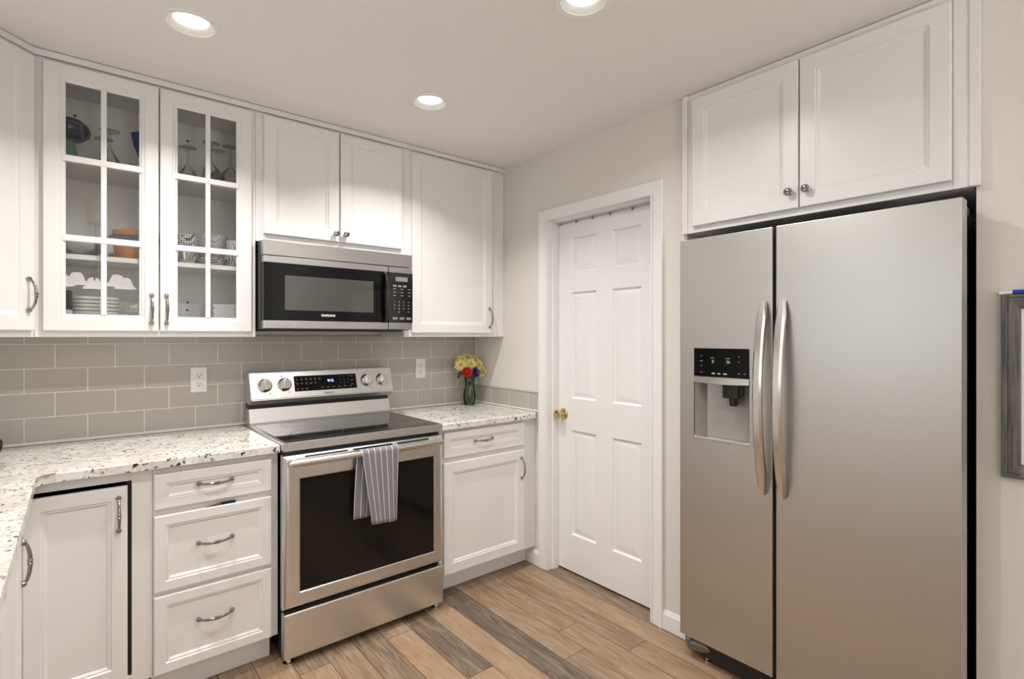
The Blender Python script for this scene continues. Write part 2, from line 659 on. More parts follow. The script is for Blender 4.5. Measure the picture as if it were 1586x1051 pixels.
M['blueglass'] = plain('cobalt_glass', (0.010, 0.018, 0.17), 0.12, spec=0.3)
M['vaseglass'] = thin_glass('vase_glass', (0.74, 0.80, 0.64), 1.0, 0.03, 0.01)
M['towel'] = towel_mat()
M['wood'] = None
M['china'] = plain('white_china', (0.90, 0.89, 0.88), 0.2)
M['amber'] = plain('amber_glaze', (0.56, 0.20, 0.018), 0.25, spec=0.25)
M['teal'] = plain('dark_teal_glaze', (0.014, 0.028, 0.036), 0.2, spec=0.3)
M['celadon'] = plain('celadon_glaze', (0.16, 0.27, 0.24), 0.2)
M['navy'] = banded_mat('navy_silver_glaze', [(-9, (0.010, 0.012, 0.035), (0.10, 0.10, 0.14), 0.06)], 16)
M['petal_y'] = plain('yellow_petal', (0.86, 0.70, 0.24), 0.6, vary=0.3, bscale=110)
M['centre'] = plain('flower_centre', (0.42, 0.30, 0.03), 0.8)
M['petal_r'] = plain('red_petal', (0.50, 0.012, 0.022), 0.5, vary=0.2, bscale=60)
M['petal_p'] = plain('purple_petal', (0.06, 0.025, 0.16), 0.5, vary=0.25, bscale=60)
M['stem'] = plain('green_stem', (0.07, 0.11, 0.025), 0.6, vary=0.3, bscale=80)
M['leaf'] = plain('dark_leaf', (0.045, 0.06, 0.02), 0.5, vary=0.3, bscale=60)
M['maroon'] = plain('maroon_leaf', (0.07, 0.015, 0.02), 0.5)
M['board'] = plain('whiteboard', (0.83, 0.84, 0.86), 0.15)
M['blue'] = plain('blue_cap', (0.012, 0.05, 0.42), 0.3)
M['shade'] = glow('lit_glass_shade', (1.0, 0.94, 0.88), 7.0)
M['bronze'] = plain('dark_bronze', (0.05, 0.04, 0.035), 0.4, metal=0.6)


def greywood():
    m, nt, p = nodes('grey_wood')
    L = nt.links.new
    tc = N(nt, 'ShaderNodeTexCoord')
    mp = N(nt, 'ShaderNodeMapping')
    mp.inputs['Scale'].default_value = (120, 120, 9)
    n = N(nt, 'ShaderNodeTexNoise')
    n.inputs['Scale'].default_value = 1
    n.inputs['Detail'].default_value = 4
    L(tc.outputs['Object'], mp.inputs[0])
    L(mp.outputs[0], n.inputs['Vector'])
    r = N(nt, 'ShaderNodeValToRGB')
    r.color_ramp.elements[0].position = 0.3
    r.color_ramp.elements[0].color = (0.06, 0.057, 0.054, 1)
    r.color_ramp.elements[1].position = 0.75
    r.color_ramp.elements[1].color = (0.19, 0.18, 0.17, 1)
    L(n.outputs['Fac'], r.inputs[0])
    L(r.outputs[0], p.inputs['Base Color'])
    p.inputs['Roughness'].default_value = 0.5
    return m


M['wood'] = greywood()

# ------------------------------------------------------------------ the setting
# floor: planks along y, 128 mm wide
bm = NB()
uvl = bm.loops.layers.uv.new('UVMap')
spn = bm.loops.layers.uv.new('span')
atl = bm.loops.layers.float_color.new('plank')
PW = 0.128
X_EDGE = -0.4095
known = {-1: [-1.218, 0.0], 0: [-1.385, -0.2], 1: [0.35, -1.95], 2: [-0.25, -1.75], 3: [-1.225, 0.1], 4: [-0.77, -1.95], 5: [-1.5, -0.4],
         6: [-1.15, 0.2], 7: [-0.777, -1.9], -2: [-1.52, -0.35], -3: [-0.6, -1.9]}
tones = {(-3, 1): (0.25, .2), (-2, 0): (0.30, .61), (-2, 1): (0.20, .33), (-1, 0): (0.25, .8), (-1, 1): (0.18, .11), (0, 0): (0.25, .45), (0, 1): (0.32, .23),
         (1, 0): (0.95, .72), (2, 0): (0.05, .9), (3, 0): (0.85, .17), (3, 1): (0.0, .55), (4, 0): (0.12, .37),
         (5, 0): (0.55, .28), (6, 0): (0.28, .66), (7, 0): (0.50, .05)}
for i in range(-12, 22):
    # plank column i spans x from X_EDGE - i*PW - PW to X_EDGE - i*PW
    xb = X_EDGE - i * PW
    xa = xb - PW
    rr = random.Random(1000 + i)
    js = sorted(known.get(i, [rr.uniform(-1.2, 0.2), rr.uniform(-2.4, -1.3)]), reverse=True)
    js = [js[0] + 1.2 + rr.uniform(0, .3)] + js if js[0] < 0.3 else js
    while js[-1] > REAR: js.append(js[-1] - rr.uniform(0.6, 1.5))
    js = [0.25] + [j for j in js if REAR - 0.2 < j < 0.25] + [REAR - 0.2]
    inside = 0
    for a, b in zip(js, js[1:]):
        # the key counts planks from the one in front of the cabinets (centre below y = -0.62)
        key = (i, inside)
        if b < -0.75: inside += 1
        tone, seed = tones.get(key, (rr.choice([0.0, .1, .2, .3, .35, .5, .65, .9]), rr.random())) if b < -0.75 else (rr.uniform(0, .6), rr.random())
        x0, x1 = max(xa, LEFT - .1), min(xb, 1.0)
        if x1 <= x0: continue
        vs = [bm.verts.new(p) for p in ((x0, b, 0), (x1, b, 0), (x1, a, 0), (x0, a, 0))]
        f = bm.faces.new(vs)
        for lp, (u, v) in zip(f.loops, ((x0 - xa, b), (x1 - xa, b), (x1 - xa, a), (x0 - xa, a))):
            lp[uvl].uv = (u, v)
            lp[spn].uv = (v - b, a - v)
            lp[atl] = (tone, seed, 0, 1)
floor = struct('floor', bm, M['floor'])

# ceiling with round holes for the recessed lights
CANS = [(-1.820, -0.846), (-0.870, -0.846), (-0.870, -1.800), (-1.820, -1.800)]
HR, HS = 0.074, 0.15
bm = NB()
xs = sorted({LEFT - .1, 1.0} | {round(c[0] + s * HS, 4) for c in CANS for s in (-1, 1)})
ys = sorted({0.1, REAR - .1} | {round(c[1] + s * HS, 4) for c in CANS for s in (-1, 1)})
for xa, xb in zip(xs, xs[1:]):
    for ya, yb in zip(ys, ys[1:]):
        hit = [c for c in CANS if xa < c[0] < xb and ya < c[1] < yb]
        if hit:
            cx, cy = hit[0]
            n = 40
            inner, outer = [], []
            for k in range(n):
                a = PI / 4 + 2 * PI * k / n
                ca, sa = math.cos(a), math.sin(a)
                tx = ((xb - cx) if ca > 0 else (xa - cx)) / ca if abs(ca) > 1e-9 else 9
                ty = ((yb - cy) if sa > 0 else (ya - cy)) / sa if abs(sa) > 1e-9 else 9
                t = min(tx, ty)
                inner.append(bm.verts.new((cx + HR * ca, cy + HR * sa, CEIL)))
                outer.append(bm.verts.new((cx + t * ca, cy + t * sa, CEIL)))
            bridge(bm, outer, inner)
        else:
            cap(bm, ring(bm, [(xa, ya, CEIL), (xb, ya, CEIL), (xb, yb, CEIL), (xa, yb, CEIL)]))
bm.normal_update()
struct('ceiling', bm, M['ceil'])

bm = NB(); box(bm, LEFT - .12, 1.0, 0, 0.12, 0, CEIL + .12); struct('wall_back', bm, M['wall'])
bm = NB()
box(bm, LEFT - .12, LEFT, REAR - .12, SINK_Y0, 0, CEIL + .12)
box(bm, LEFT - .12, LEFT, SINK_Y1, 0, 0, CEIL + .12)
box(bm, LEFT - .12, LEFT, SINK_Y0, SINK_Y1, 0, SINK_Z0)
box(bm, LEFT - .12, LEFT, SINK_Y0, SINK_Y1, SINK_Z1, CEIL + .12)
struct('wall_left', bm, M['wall'])
bm = NB()
for ya, yb, za, zb in ((SINK_Y0 - .06, SINK_Y1 + .06, SINK_Z0 - .06, SINK_Z0), (SINK_Y0 - .06, SINK_Y1 + .06, SINK_Z1, SINK_Z1 + .06), (SINK_Y0 - .06, SINK_Y0, SINK_Z0, SINK_Z1),
                       (SINK_Y1, SINK_Y1 + .06, SINK_Z0, SINK_Z1), ((SINK_Y0 + SINK_Y1) / 2 - .02, (SINK_Y0 + SINK_Y1) / 2 + .02, SINK_Z0, SINK_Z1)):
    box(bm, LEFT, LEFT + .02, ya, yb, za, zb, .002)
win2 = struct('window_2', bm, M['trim'])
bm = NB(); box(bm, LEFT - .07, LEFT - .066, SINK_Y0, SINK_Y1, SINK_Z0, SINK_Z1); obj('pane', bm, M['glass'], win2)
D0, D1, DT = -0.712, -1.452, 2.047        # rough door opening in the right wall
A0, A1 = -1.630, -2.622                   # fridge alcove
WT = 0.115
bm = NB()
box(bm, 0, WT, D0, 0, 0, CEIL)
box(bm, 0, WT, D1, D0, DT, CEIL)
box(bm, 0, WT, A0, D1, 0, CEIL)
box(bm, 0, WT, REAR, A1, 0, CEIL, 0.0)
struct('wall_right', bm, M['wall'])
bm = NB()
box(bm, WT, 0.80, A0, A0 + .1, 0, CEIL)
box(bm, WT, 0.80, A1 - .1, A1, 0, CEIL)
box(bm, 0.80, 0.90, A1 - .1, A0 + .1, 0, CEIL)
struct('wall_alcove', bm, M['wall'])
bm = NB()
box(bm, 0.92, 0.98, -1.53, -.60, 0, CEIL)
box(bm, WT, 0.92, -.64, -.60, 0, CEIL)
struct('wall_pantry', bm, M['wall'])
bm = NB()
box(bm, LEFT, WIN_X0, REAR - .12, REAR, 0, CEIL)
box(bm, WIN_X1, WT, REAR - .12, REAR, 0, CEIL)
box(bm, WIN_X0, WIN_X1, REAR - .12, REAR, 0, WIN_Z0)
box(bm, WIN_X0, WIN_X1, REAR - .12, REAR, WIN_Z1, CEIL)
struct('wall_rear', bm, M['wall'])
bm = NB()
for xa, xb, za, zb in ((WIN_X0, WIN_X1, WIN_Z0 - .06, WIN_Z0), (WIN_X0, WIN_X1, WIN_Z1, WIN_Z1 + .06), (WIN_X0 - .06, WIN_X0, WIN_Z0 - .06, WIN_Z1 + .06),
                       (WIN_X1, WIN_X1 + .06, WIN_Z0 - .06, WIN_Z1 + .06), ((WIN_X0 + WIN_X1) / 2 - .03, (WIN_X0 + WIN_X1) / 2 + .03, WIN_Z0, WIN_Z1)):
    box(bm, xa, xb, REAR, REAR + .02, za, zb, .002)
win = struct('added_window', bm, M['trim'])  # unseen rear window, added for its fill light
bm = NB(); box(bm, WIN_X0, WIN_X1, REAR - .07, REAR - .066, WIN_Z0, WIN_Z1); obj('pane', bm, M['glass'], win)

# door casing and jamb
def casing_profile():
    # (distance from the opening's edge, projection from the wall)
    return [(0.0, 0.0), (0.0, 0.011), (0.004, 0.013), (0.030, 0.015), (0.040, 0.0185), (0.054, 0.0185), (0.057, 0.015), (0.057, 0.0)]


bm = NB()
rows = []
for q, pr in casing_profile():
    rows.append(ring(bm, [(-pr, D0 + q + .002, 0), (-pr, D0 + q + .002, DT + q), (-pr, D1 - q - .002, DT + q), (-pr, D1 - q - .002, 0)]))
for a, b in zip(rows, rows[1:]):
    for k in range(3): bm.faces.new((a[k], a[k + 1], b[k + 1], b[k]))
struct('trim_1', bm, M['trim'], ang=25)
bm = NB()
JT = 0.012
box(bm, -0.011, WT, D0 - JT, D0, 0, DT, .001)
box(bm, -0.011, WT, D1, D1 + JT, 0, DT, .001)
box(bm, -0.011, WT, D1 + JT, D0 - JT, DT - JT + .008, DT, .001)
box(bm, 0.030, 0.073, D0 - JT - .010, D0 - JT, 0, DT - JT + .008, .001)    # door stops
box(bm, 0.030, 0.073, D1 + JT, D1 + JT + .010, 0, DT - JT + .008, .001)
box(bm, 0.030, 0.073, D1 + JT + .010, D0 - JT - .010, DT - JT - .002, DT - JT + .008, .001)
box(bm, 0.090, 0.113, D1 + JT, D0 - JT, 1.990, DT - .001, .001)                 # stop behind the door's top edge
struct('trim_2', bm, M['trim'])

# six-panel pantry door, its room face at x = 0.075
bm = NB()
DY0, DY1, DZ0, DZ1, DX = -0.7255, -1.4385, 0.012, 2.020, 0.075
cu = [0, 0.110, 0.300, 0.410, 0.600, abs(DY1 - DY0)]
cz = [DZ0, 0.223, 0.826, 1.010, 1.621, 1.733, 1.934, DZ1]
PROF = [(0.0, 0.0), (0.003, 0.005), (0.008, 0.0115), (0.012, 0.012), (0.044, 0.002), (0.046, 0.0015)]
for i in range(5):
    for j in range(7):
        ua, ub, za, zb = cu[i], cu[i + 1], cz[j], cz[j + 1]
        if i in (1, 3) and j in (1, 3, 5):
            prev = None
            for ins, dep in PROF:
                cur = ring(bm, [(DX + dep, DY0 - u, z) for u, z in ((ua + ins, za + ins), (ub - ins, za + ins), (ub - ins, zb - ins), (ua + ins, zb - ins))])
                if prev: bridge(bm, prev, cur)
                prev = cur
            cap(bm, prev)
        else:
            cap(bm, ring(bm, [(DX, DY0 - u, z) for u, z in ((ua, za), (ub, za), (ub, zb), (ua, zb))]))
bmesh.ops.remove_doubles(bm, verts=bm.verts[:], dist=1e-5)
o0 = ring(bm, [(DX, DY0, DZ0), (DX, DY1, DZ0), (DX, DY1, DZ1), (DX, DY0, DZ1)])
o1 = ring(bm, [(DX + .0145, DY0, DZ0), (DX + .0145, DY1, DZ0), (DX + .0145, DY1, DZ1), (DX + .0145, DY0, DZ1)])
bridge(bm, o0, o1)
cap(bm, o1)
door = struct('door_1', bm, M['trim'], ang=20)
bm = NB()
KY, KZ = -0.776, 0.914
lathe(bm, [(0.033, 0), (0.033, 0.003), (0.028, 0.008), (0.014, 0.012), (0.0115, 0.022), (0.013, 0.030), (0.022, 0.036), (0.0265, 0.046), (0.0265, 0.056), (0.022, 0.064),
           (0.012, 0.067), (0, 0.0675)], (DX, KY, KZ), '-x', 28)
tag(obj('door_knob', bm, M['brass'], door), 'round brass door knob')
# over-the-door hooks: four straps of one hanging rack
t = thing('over_door_rack', 'four dark metal hook straps folded over the top of the white pantry door', 'hook rack', (DX, -1.07, DZ1))
for y in (-.875, -.999, -1.1245, -1.271):
    bm = NB()
    box(bm, DX - .0035, DX - .001, y - .004, y + .004, DZ1 - .006, DZ1 + .023, .0004)
    box(bm, DX - .0035, DX + .0135, y - .004, y + .004, DZ1 + .0005, DZ1 + .0030, .0004)
    tube(bm, [(DX - .002, y, DZ1 + .016), (DX - .0055, y - .002, DZ1 + .019), (DX - .0065, y - .004, DZ1 + .016)], .0018, 8)
    obj('strap', bm, M['grey_side'], t)

# baseboards, crown strip
def baseboard(y0, y1):
    b = NB()
    pf = [(0, 0), (-.013, 0), (-.013, .066), (-.011, .072), (-.006, .078), (-.004, .086), (0, .088)]
    a = ring(b, [(x, y0, z) for x, z in pf]); c = ring(b, [(x, y1, z) for x, z in pf])
    bridge(b, a, c); cap(b, a); cap(b, c)
    return b


struct('baseboard_right', baseboard(-.520, D0 + .059), M['trim'])
struct('baseboard_right', baseboard(D1 - .059, A0), M['trim'])
struct('baseboard_right', baseboard(A1, REAR), M['trim'])
# thin crown strip along the top of the wall cabinets, turning onto the diagonal one
bm = NB()
CB = 2.4175
pf = [(0.010, CB), (-.001, CB), (-.002, CB + .005), (-.0005, CB + .0235), (0.010, CB + .0235)]
path = [(-2.60, -.672), (-2.248, -.320), (0.0, -.320)]
rr_ = []
for k, (x, y) in enumerate(path):
    if k == 0: n = Vector((1, -1)).normalized(); s = 1
    elif k == 2: n = Vector((0, -1)); s = 1
    else:
        n = (Vector((1, -1)).normalized() + Vector((0, -1))).normalized(); s = 1 / math.cos(PI / 8)
    rr_.append(ring(bm, [(x - n.x * q * s, y - n.y * q * s, z) for q, z in pf]))
for a, b in zip(rr_, rr_[1:]): bridge(bm, a, b)
cap(bm, rr_[0]); cap(bm, rr_[-1])
struct('trim_3', bm, M['cab'], ang=20)

# tiled backsplash (back wall from the counter to the cabinets, one course on the side wall)
bm = NB()
GZ = 0.9265
box(bm, LEFT, 0, -.0083, 0, .9165, 1.371, mi=1)
ROW, TILE, G = 0.1015, 0.2035, 0.0016
zt = 1.3705
for r in range(5):
    za, zb = GZ + r * ROW + G, min(GZ + (r + 1) * ROW - G, zt)
    ph = -2.0884 if r % 2 == 0 else -2.1955
    if r % 2 == 1: ph = -2.196
    k0 = -5
    for k in range(k0, 14):
        xa = ph + k * TILE + G
        xb = xa + TILE - 2 * G
        xa, xb = max(xa, LEFT + .002), min(xb, -.0085)
        if xb - xa < .012: continue
        box(bm, xa, xb, -.0095, -.004, za, zb, .0012, 1)
# side wall course, cap bead
box(bm, -.0083, 0, -.646, -.001, .9165, 1.0275, mi=1)
ye = [-.0095, -.187, -.3705, -.554, -.645]
for a, b in zip(ye, ye[1:]):
    box(bm, -.0095, -.004, b + G, a - G, GZ + G, 1.0265 - G, .0012, 1)
tube(bm, [(-.007, -.012, 1.0305), (-.007, -.646, 1.0305)], .0055, 10)
struct('wall_backsplash', bm, [M['tile'], M['grout']], ang=50)

# ------------------------------------------------------------------ recessed lights
names = ['recessed ceiling light above the glass-fronted cabinets at left', 'recessed ceiling light in the middle, above the range and pantry end of the room',
         'recessed ceiling light cut off by the top edge, left of the fridge cabinet', 'recessed ceiling light over the left counter just outside the top edge']


def can_light(x, y, label):
    t = thing('ceiling_light', label, 'light', (x, y, CEIL), 0, 'recessed lights in the kitchen ceiling')
    b = NB()
    lathe(b, [(.0735, .004), (.0735, -.002), (.092, -.004), (.095, -.002), (.095, 0)], (0, 0, 0), 'z', 40)
    obj('trim_ring', b, M['ceil'], t, local=True)
    b = NB()
    lathe(b, [(.0735, -.002), (.0720, .002), (.0545, .0165), (.0535, .022), (.0, .0221)], (0, 0, 0), 'z', 40)
    obj('baffle', b, M['baffle'], t, local=True)
    b = NB()
    lathe(b, [(.0, .0105), (.030, .0112), (.044, .0135), (.0500, .0165), (.0510, .0215)], (0, 0, 0), 'z', 40)
    obj('lens', b, M['lens'], t, local=True)
    L_ = bpy.data.lights.new('lamp', 'AREA')
    L_.shape = 'DISK'
    L_.size = .03
    L_.energy = CAN_WATTS * (0.98 if y > -1 else 0.92)
    L_.color = WARM
    L_.spread = math.radians(124 if y > -1 else 152)
    lo = bpy.data.objects.new('lamp', L_)
    lo.location = (0, 0, .008)
    lo.parent = t
    col.objects.link(lo)
    return t


for (x, y), lb in zip(CANS, names): can_light(x, y, lb)

# ------------------------------------------------------------------ cabinets
UF, UD = -.306, -.325       # face frame / door front of the wall cabinets
BF, BD = -.610, -.629       # same for the base cabinets
UB, UT = 1.364, 2.418


def add_door(parent, x0, x1, z0, z1, yf, yb, handle=None, hz=None, hx=None, name='door', stile=.053, local=False, mould=MOULD, length=.115, hout=.027):
    b = NB()
    panel_door(b, x0, x1, z0, z1, yf, yb, stile, mould)
    dobj = obj(name, b, M['cab'], parent, local=local, ang=12)
    if handle:
        b = NB()
        if handle == 'knob': knob(b, hx, hz, yf)
        else: pull(b, hx, hz, yf, length, handle == 'v', hout)
        obj('knob' if handle == 'knob' else 'handle', b, M['nickel'], dobj, local=local)
    return dobj


SMALL = [(i * .8, dd * .8) for i, dd in MOULD]

# diagonal corner wall cabinet (only its right half is in the picture)
S2 = math.sqrt(.5)
dc_loc = (-2.535 - .0095, -.6115, 0)
DL = math.hypot(-2.248 + 2.535 + .0095, -.306 + .6115)
t = thing('corner_cabinet', 'white diagonal corner wall cabinet at the left edge, one arched pull at its lower right', 'cabinet', (-2.5445, -.6025, UB), PI / 4)
DW = .4186
bm = NB()
# body in local space: face on y = 0, x along the diagonal
prism(bm, [(0, 0), (DW, 0), (DW + .212, .212), (DW / 2, .426 + .2), (-.212, .212)], 0, UT - UB)
obj('body', bm, M['cab'], t, local=True)
add_door(t, .038, DW - .012, .024, 2.405 - UB, -.019, 0, 'v', .155, DW - .038, local=True)

# glass-fronted double cabinet
t = thing('glass_cabinet', 'white wall cabinet with two six-pane glass doors showing dishes and stemware', 'cabinet', (-2.248, 0, UB))
bm = NB()
x0, x1 = -2.247, -1.4845
box(bm, x0, x0 + .018, UF + .018, -.008, UB, UT)
box(bm, x1 - .018, x1, UF + .018, -.008, UB, UT)
box(bm, x0 + .018, x1 - .018, UF + .018, -.008, UB + .012, UB + .030)
box(bm, x0 + .018, x1 - .018, UF + .018, -.008, UT - .03, UT)
box(bm, x0, x1, -.008, -.002, UB, UT)
obj('body', bm, M['cabin'], t)
bm = NB()
for a, b, c, e in ((x0, x0 + .030, UB, UT), (x1 - .030, x1, UB, UT), (x0 + .030, x1 - .030, UB, UB + .036), (x0 + .030, x1 - .030, UT - .036, UT)):
    box(bm, a, b, UF, UF + .018, c, e, .0006, 1)
obj('face_frame', bm, M['cab'], t)
for zs in (1.668, 2.040):
    bm = NB(); box(bm, x0 + .0185, x1 - .0185, -.288, -.009, zs, zs + .020, .001)
    obj('shelf', bm, M['cabin'], t)
for (px, pz) in ((-2.131, 2.317), (-1.714, 2.307), (-1.714, 1.530), (-1.716, 1.4935)):
    bm = NB()
    lathe(bm, [(.0055, 0), (.0055, .0025), (.003, .004), (0, .004)], (px, -.008, pz), '-y', 14)
    obj('screw_cap', bm, M['slot'], t)
for (a, b, ga, gb, hx) in ((-2.2235, -1.8615, -2.156, -1.9265, -1.886), (-1.8565, -1.5035, -1.793, -1.567, -1.834)):
    za, zb = 1.387, 2.405
    bm = NB()
    panel_door(bm, a, b, za, zb, UD, UF - .0006, ((ga - a) + (b - gb)) / 2 - .0195, MOULD, glass=True)
    st = ((ga - a) + (b - gb)) / 2
    gx0, gx1, gz0, gz1 = a + st, b - st, za + st, zb - st
    mx_ = (gx0 + gx1) / 2
    box(bm, mx_ - .0095, mx_ + .0095, UD + .004, UF - .004, gz0 - .004, gz1 + .004, .003)
    for zc in (1.7445, 2.0495):
        bx_ = box(bm, gx0 - .012, gx1 + .012, UD + .002, UF - .004, zc - .0125, zc + .0125, .004)
    dr = obj('door', bm, M['cab'], t, ang=12)
    bm = NB(); box(bm, gx0 - .004, gx1 + .004, UF - .0075, UF - .0045, gz0 - .004, gz1 + .004)
    obj('pane', bm, M['glass'], dr)
    bm = NB(); pull(bm, hx, 1.480, UD, .115, True); obj('handle', bm, M['nickel'], dr)

# cabinet over the microwave
t = thing('wall_cabinet', 'short white two-door wall cabinet directly above the microwave, with two round knobs', 'cabinet', (-1.1, 0, 1.810))
bm = NB(); box(bm, -1.4835, -.7185, UF, -.002, 1.812, UT, .0006, 1); obj('body', bm, M['cab'], t)
add_door(t, -1.4500, -1.0925, 1.849, 2.405, UD, UF, 'knob', 1.888, -1.113)
add_door(t, -1.0845, -.7375, 1.849, 2.405, UD, UF, 'knob', 1.888, -1.062)
# tall one right of it
t = thing('wall_cabinet', 'tall white single-door wall cabinet in the corner, right of the microwave', 'cabinet', (-.36, 0, UB))
bm = NB(); box(bm, -.7175, -.002, UF, -.002, UB, UT, .0006, 1)
obj('body', bm, M['cab'], t)
add_door(t, -.6735, -.1075, 1.386, 2.405, UD, UF, 'v', 1.482, -.130, stile=.050)

# cabinet over the fridge, facing -x
t = thing('wall_cabinet', 'wide white two-door cabinet above the refrigerator, with two round knobs', 'cabinet', (0, -1.625, 1.825), -PI / 2)
W_ = 1.010
bm = NB()
box(bm, .008, .988, -.018, .60, 0, CEIL - 1.825 - .004, .0006, 1)
obj('body', bm, M['cab'], t, local=True)
for a, b in ((-.004, .022), (.984, 1.0095)):
    bm = NB(); box(bm, a, b, -.026, -.0005, -.001, CEIL - 1.825 - .003, .003)
    obj('edge_moulding', bm, M['cab'], t, local=True)
bm = NB(); box(bm, .946, .984, -.0215, -.018, -.0005, CEIL - 1.825 - .004, .001); obj('filler_strip', bm, M['cab'], t, local=True)
add_door(t, .053, .4955, .025, .583, -.040, -.018, 'knob', .086, .4675, local=True)
add_door(t, .5005, .9435, .025, .583, -.040, -.018, 'knob', .086, .5285, local=True)

# base cabinets -----------------------------------------------------------------
LFX = -2.262                # face plane of the left run
# corner cabinet with the inset lazy-susan door: hollow, shade painted into its near-black body to darken the door gap
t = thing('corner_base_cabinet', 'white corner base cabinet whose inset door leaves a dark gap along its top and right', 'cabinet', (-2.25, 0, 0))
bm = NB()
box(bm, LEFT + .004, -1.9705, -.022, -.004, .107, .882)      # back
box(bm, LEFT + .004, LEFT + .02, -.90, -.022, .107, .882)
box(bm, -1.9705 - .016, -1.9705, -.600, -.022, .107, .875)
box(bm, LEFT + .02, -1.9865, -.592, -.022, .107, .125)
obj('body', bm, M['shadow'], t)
bm = NB()
box(bm, LFX, -1.9715, BF, BF + .018, .845, .882, .0006, 1)
box(bm, LFX, -1.9715, BF, BF + .018, .107, .138, .0006, 1)
box(bm, -1.9715, -1.9095, BF, BF + .018, .107, .882, .0006, 1)
obj('face_frame', bm, M['cab'], t)
bm = NB(); box(bm, LFX, -1.94, -.556, -.540, 0, .107); obj('toe_kick', bm, M['cab'], t)
add_door(t, -2.2615, -1.9850, .142, .8310, BD, BD + .019, 'v', .735, -2.0105, stile=.045)

# stack of three drawers
t = thing('drawer_cabinet', 'white base cabinet with a stack of three drawers, left of the range', 'cabinet', (-1.7, 0, 0))
bm = NB()
box(bm, -1.9085, -1.4705, BF, BF + .60, .107, .881, .0006, 1)
obj('body', bm, M['cab'], t)
bm = NB(); box(bm, -1.9085, -1.4885, -.556, -.540, 0, .107); obj('toe_kick', bm, M['cab'], t)
for za, zb, hz, tilt in ((.7245, .8565, .7995, 0), (.4185, .7010, .5715, 0), (.1135, .4025, .2780, 0)):
    dr = add_door(t, -1.9065, -1.4985, za, zb, BD, BF, 'h', hz, -1.706, 'drawer', .036)
def slab2(b):
    a = ring(b, [(-1.7420, BF - .0150, .690), (-1.6850, BF - .0150, .690), (-1.6850, BF - .0150, .7125), (-1.7420, BF - .0150, .7035)])
    c = ring(b, [(-1.7420, BF - .0140, .690), (-1.6850, BF - .0140, .690), (-1.6850, BF - .0140, .7125), (-1.7420, BF - .0140, .7035)])
    bridge(b, a, c, 1); cap(b, a, 1); cap(b, c, 1)


tag(obj('spatula', (lambda b: (box(b, -1.6900, -1.6340, BF - .0140, BF - .0100, .690, .7120, .001), slab2(b), b)[2])(NB()),
        [M['teal'], M['nickel']], None, origin=(-1.69, BF, .70)), 'dark utensil tip caught above the middle drawer front', 'utensil')

# right base cabinet
t = thing('base_cabinet', 'white base cabinet with one drawer over one door, between range and pantry door', 'cabinet', (-.35, 0, 0))
bm = NB()
box(bm, -.6985, -.002, BF, BF + .60, .107, .881, .0006, 1)
obj('body', bm, M['cab'], t)
bm = NB(); box(bm, -.6985, -.0135, -.530, -.514, 0, .107); obj('toe_kick', bm, M['cab'], t)
add_door(t, -.6570, -.1010, .7305, .8640, BD, BF, 'h', .8005, -.4000, 'drawer', .037)
add_door(t, -.6570, -.1010, .1200, .7045, BD, BF, 'v', .600, -.1270)

# left run under the left arm of the counter, facing +x
t = thing('base_cabinet', 'white base cabinet under the left arm of the counter, by the left edge', 'cabinet', (LFX, -2.30, 0), PI / 2)
RUN = 2.30 - .93
bm = NB()
box(bm, 0, RUN, 0, .55, .107, .881, .0006, 1)
box(bm, RUN, RUN + .3015, 0, .018, .107, .881, .0006, 1)
obj('body', bm, M['cab'], t, local=True)
bm = NB(); box(bm, 0, RUN + .30, .054, .070, 0, .107); obj('toe_kick', bm, M['cab'], t, local=True)
add_door(t, RUN - .455, RUN - .005, .120, .8145, -.019, 0, 'v', .735, RUN - .030, local=True, hout=.012)
add_door(t, RUN - .920, RUN - .465, .120, .8145, -.019, 0, 'v', .735, RUN - .890, local=True)
add_door(t, RUN - 1.360, RUN - .930, .120, .8145, -.019, 0, 'v', .735, RUN - .955, local=True)

# granite worktops
CX, CY = -2.226, -.646
bm = NB()
poly = [(LEFT + .002, -.001), (-1.4715, -.001), (-1.4715, CY)]
r = .048
for k in range(7):
    a = PI / 2 * k / 6
    poly.append((CX + r - r * math.sin(a), CY - r + r * math.cos(a)))
poly += [(CX, -2.32), (LEFT + .002, -2.32)]
prism(bm, poly, .882, .914, .006)
tag(obj('worktop', bm, M['granite'], None, ang=40), 'L-shaped speckled granite worktop left of the range', 'worktop')
bm = NB()
prism(bm, [(-.6985, -.001), (-.6985, CY), (-.030, CY), (-.004, CY + .026), (-.002, -.001)], .882, .914, .006)
tag(obj('worktop', bm, M['granite'], None, ang=40), 'short speckled granite worktop right of the range, under the flower vase', 'worktop')

# ------------------------------------------------------------------ electric range
RX0, RX1 = -1.4685, -.7015
t = thing('range', 'stainless steel electric range with black glass oven door and striped towel on its handle', 'stove', ((RX0 + RX1) / 2, -.35, 0))
bm = NB()
box(bm, RX0 + .006, RX1 - .004, -.655, -.030, .035, .886, .002)
obj('body', bm, M['black'], t)
# cooktop: steel rim round a black ceramic plate
bm = NB()
box(bm, RX0, RX1 + .002, -.6850, -.060, .888, .9245, .004)
obj('cooktop_rim', bm, M['steel'], t)
bm = NB()
box(bm, RX0 + .012, RX1 - .010, -.6740, -.118, .9205, .9265, .0012)
ct = obj('cooktop', bm, M['cooktop'], t)
for (bx_, by_, br_) in ((-1.27, -.52, .115), (-.90, -.52, .095), (-1.27, -.25, .08), (-.90, -.25, .10)):
    bm = NB()
    lathe(bm, [(br_, 0), (br_, .0003), (br_ - .0018, .0003), (br_ - .0018, 0)], (bx_, by_, .9265), 'z', 40)
    obj('burner_ring', bm, M['ring'], ct)
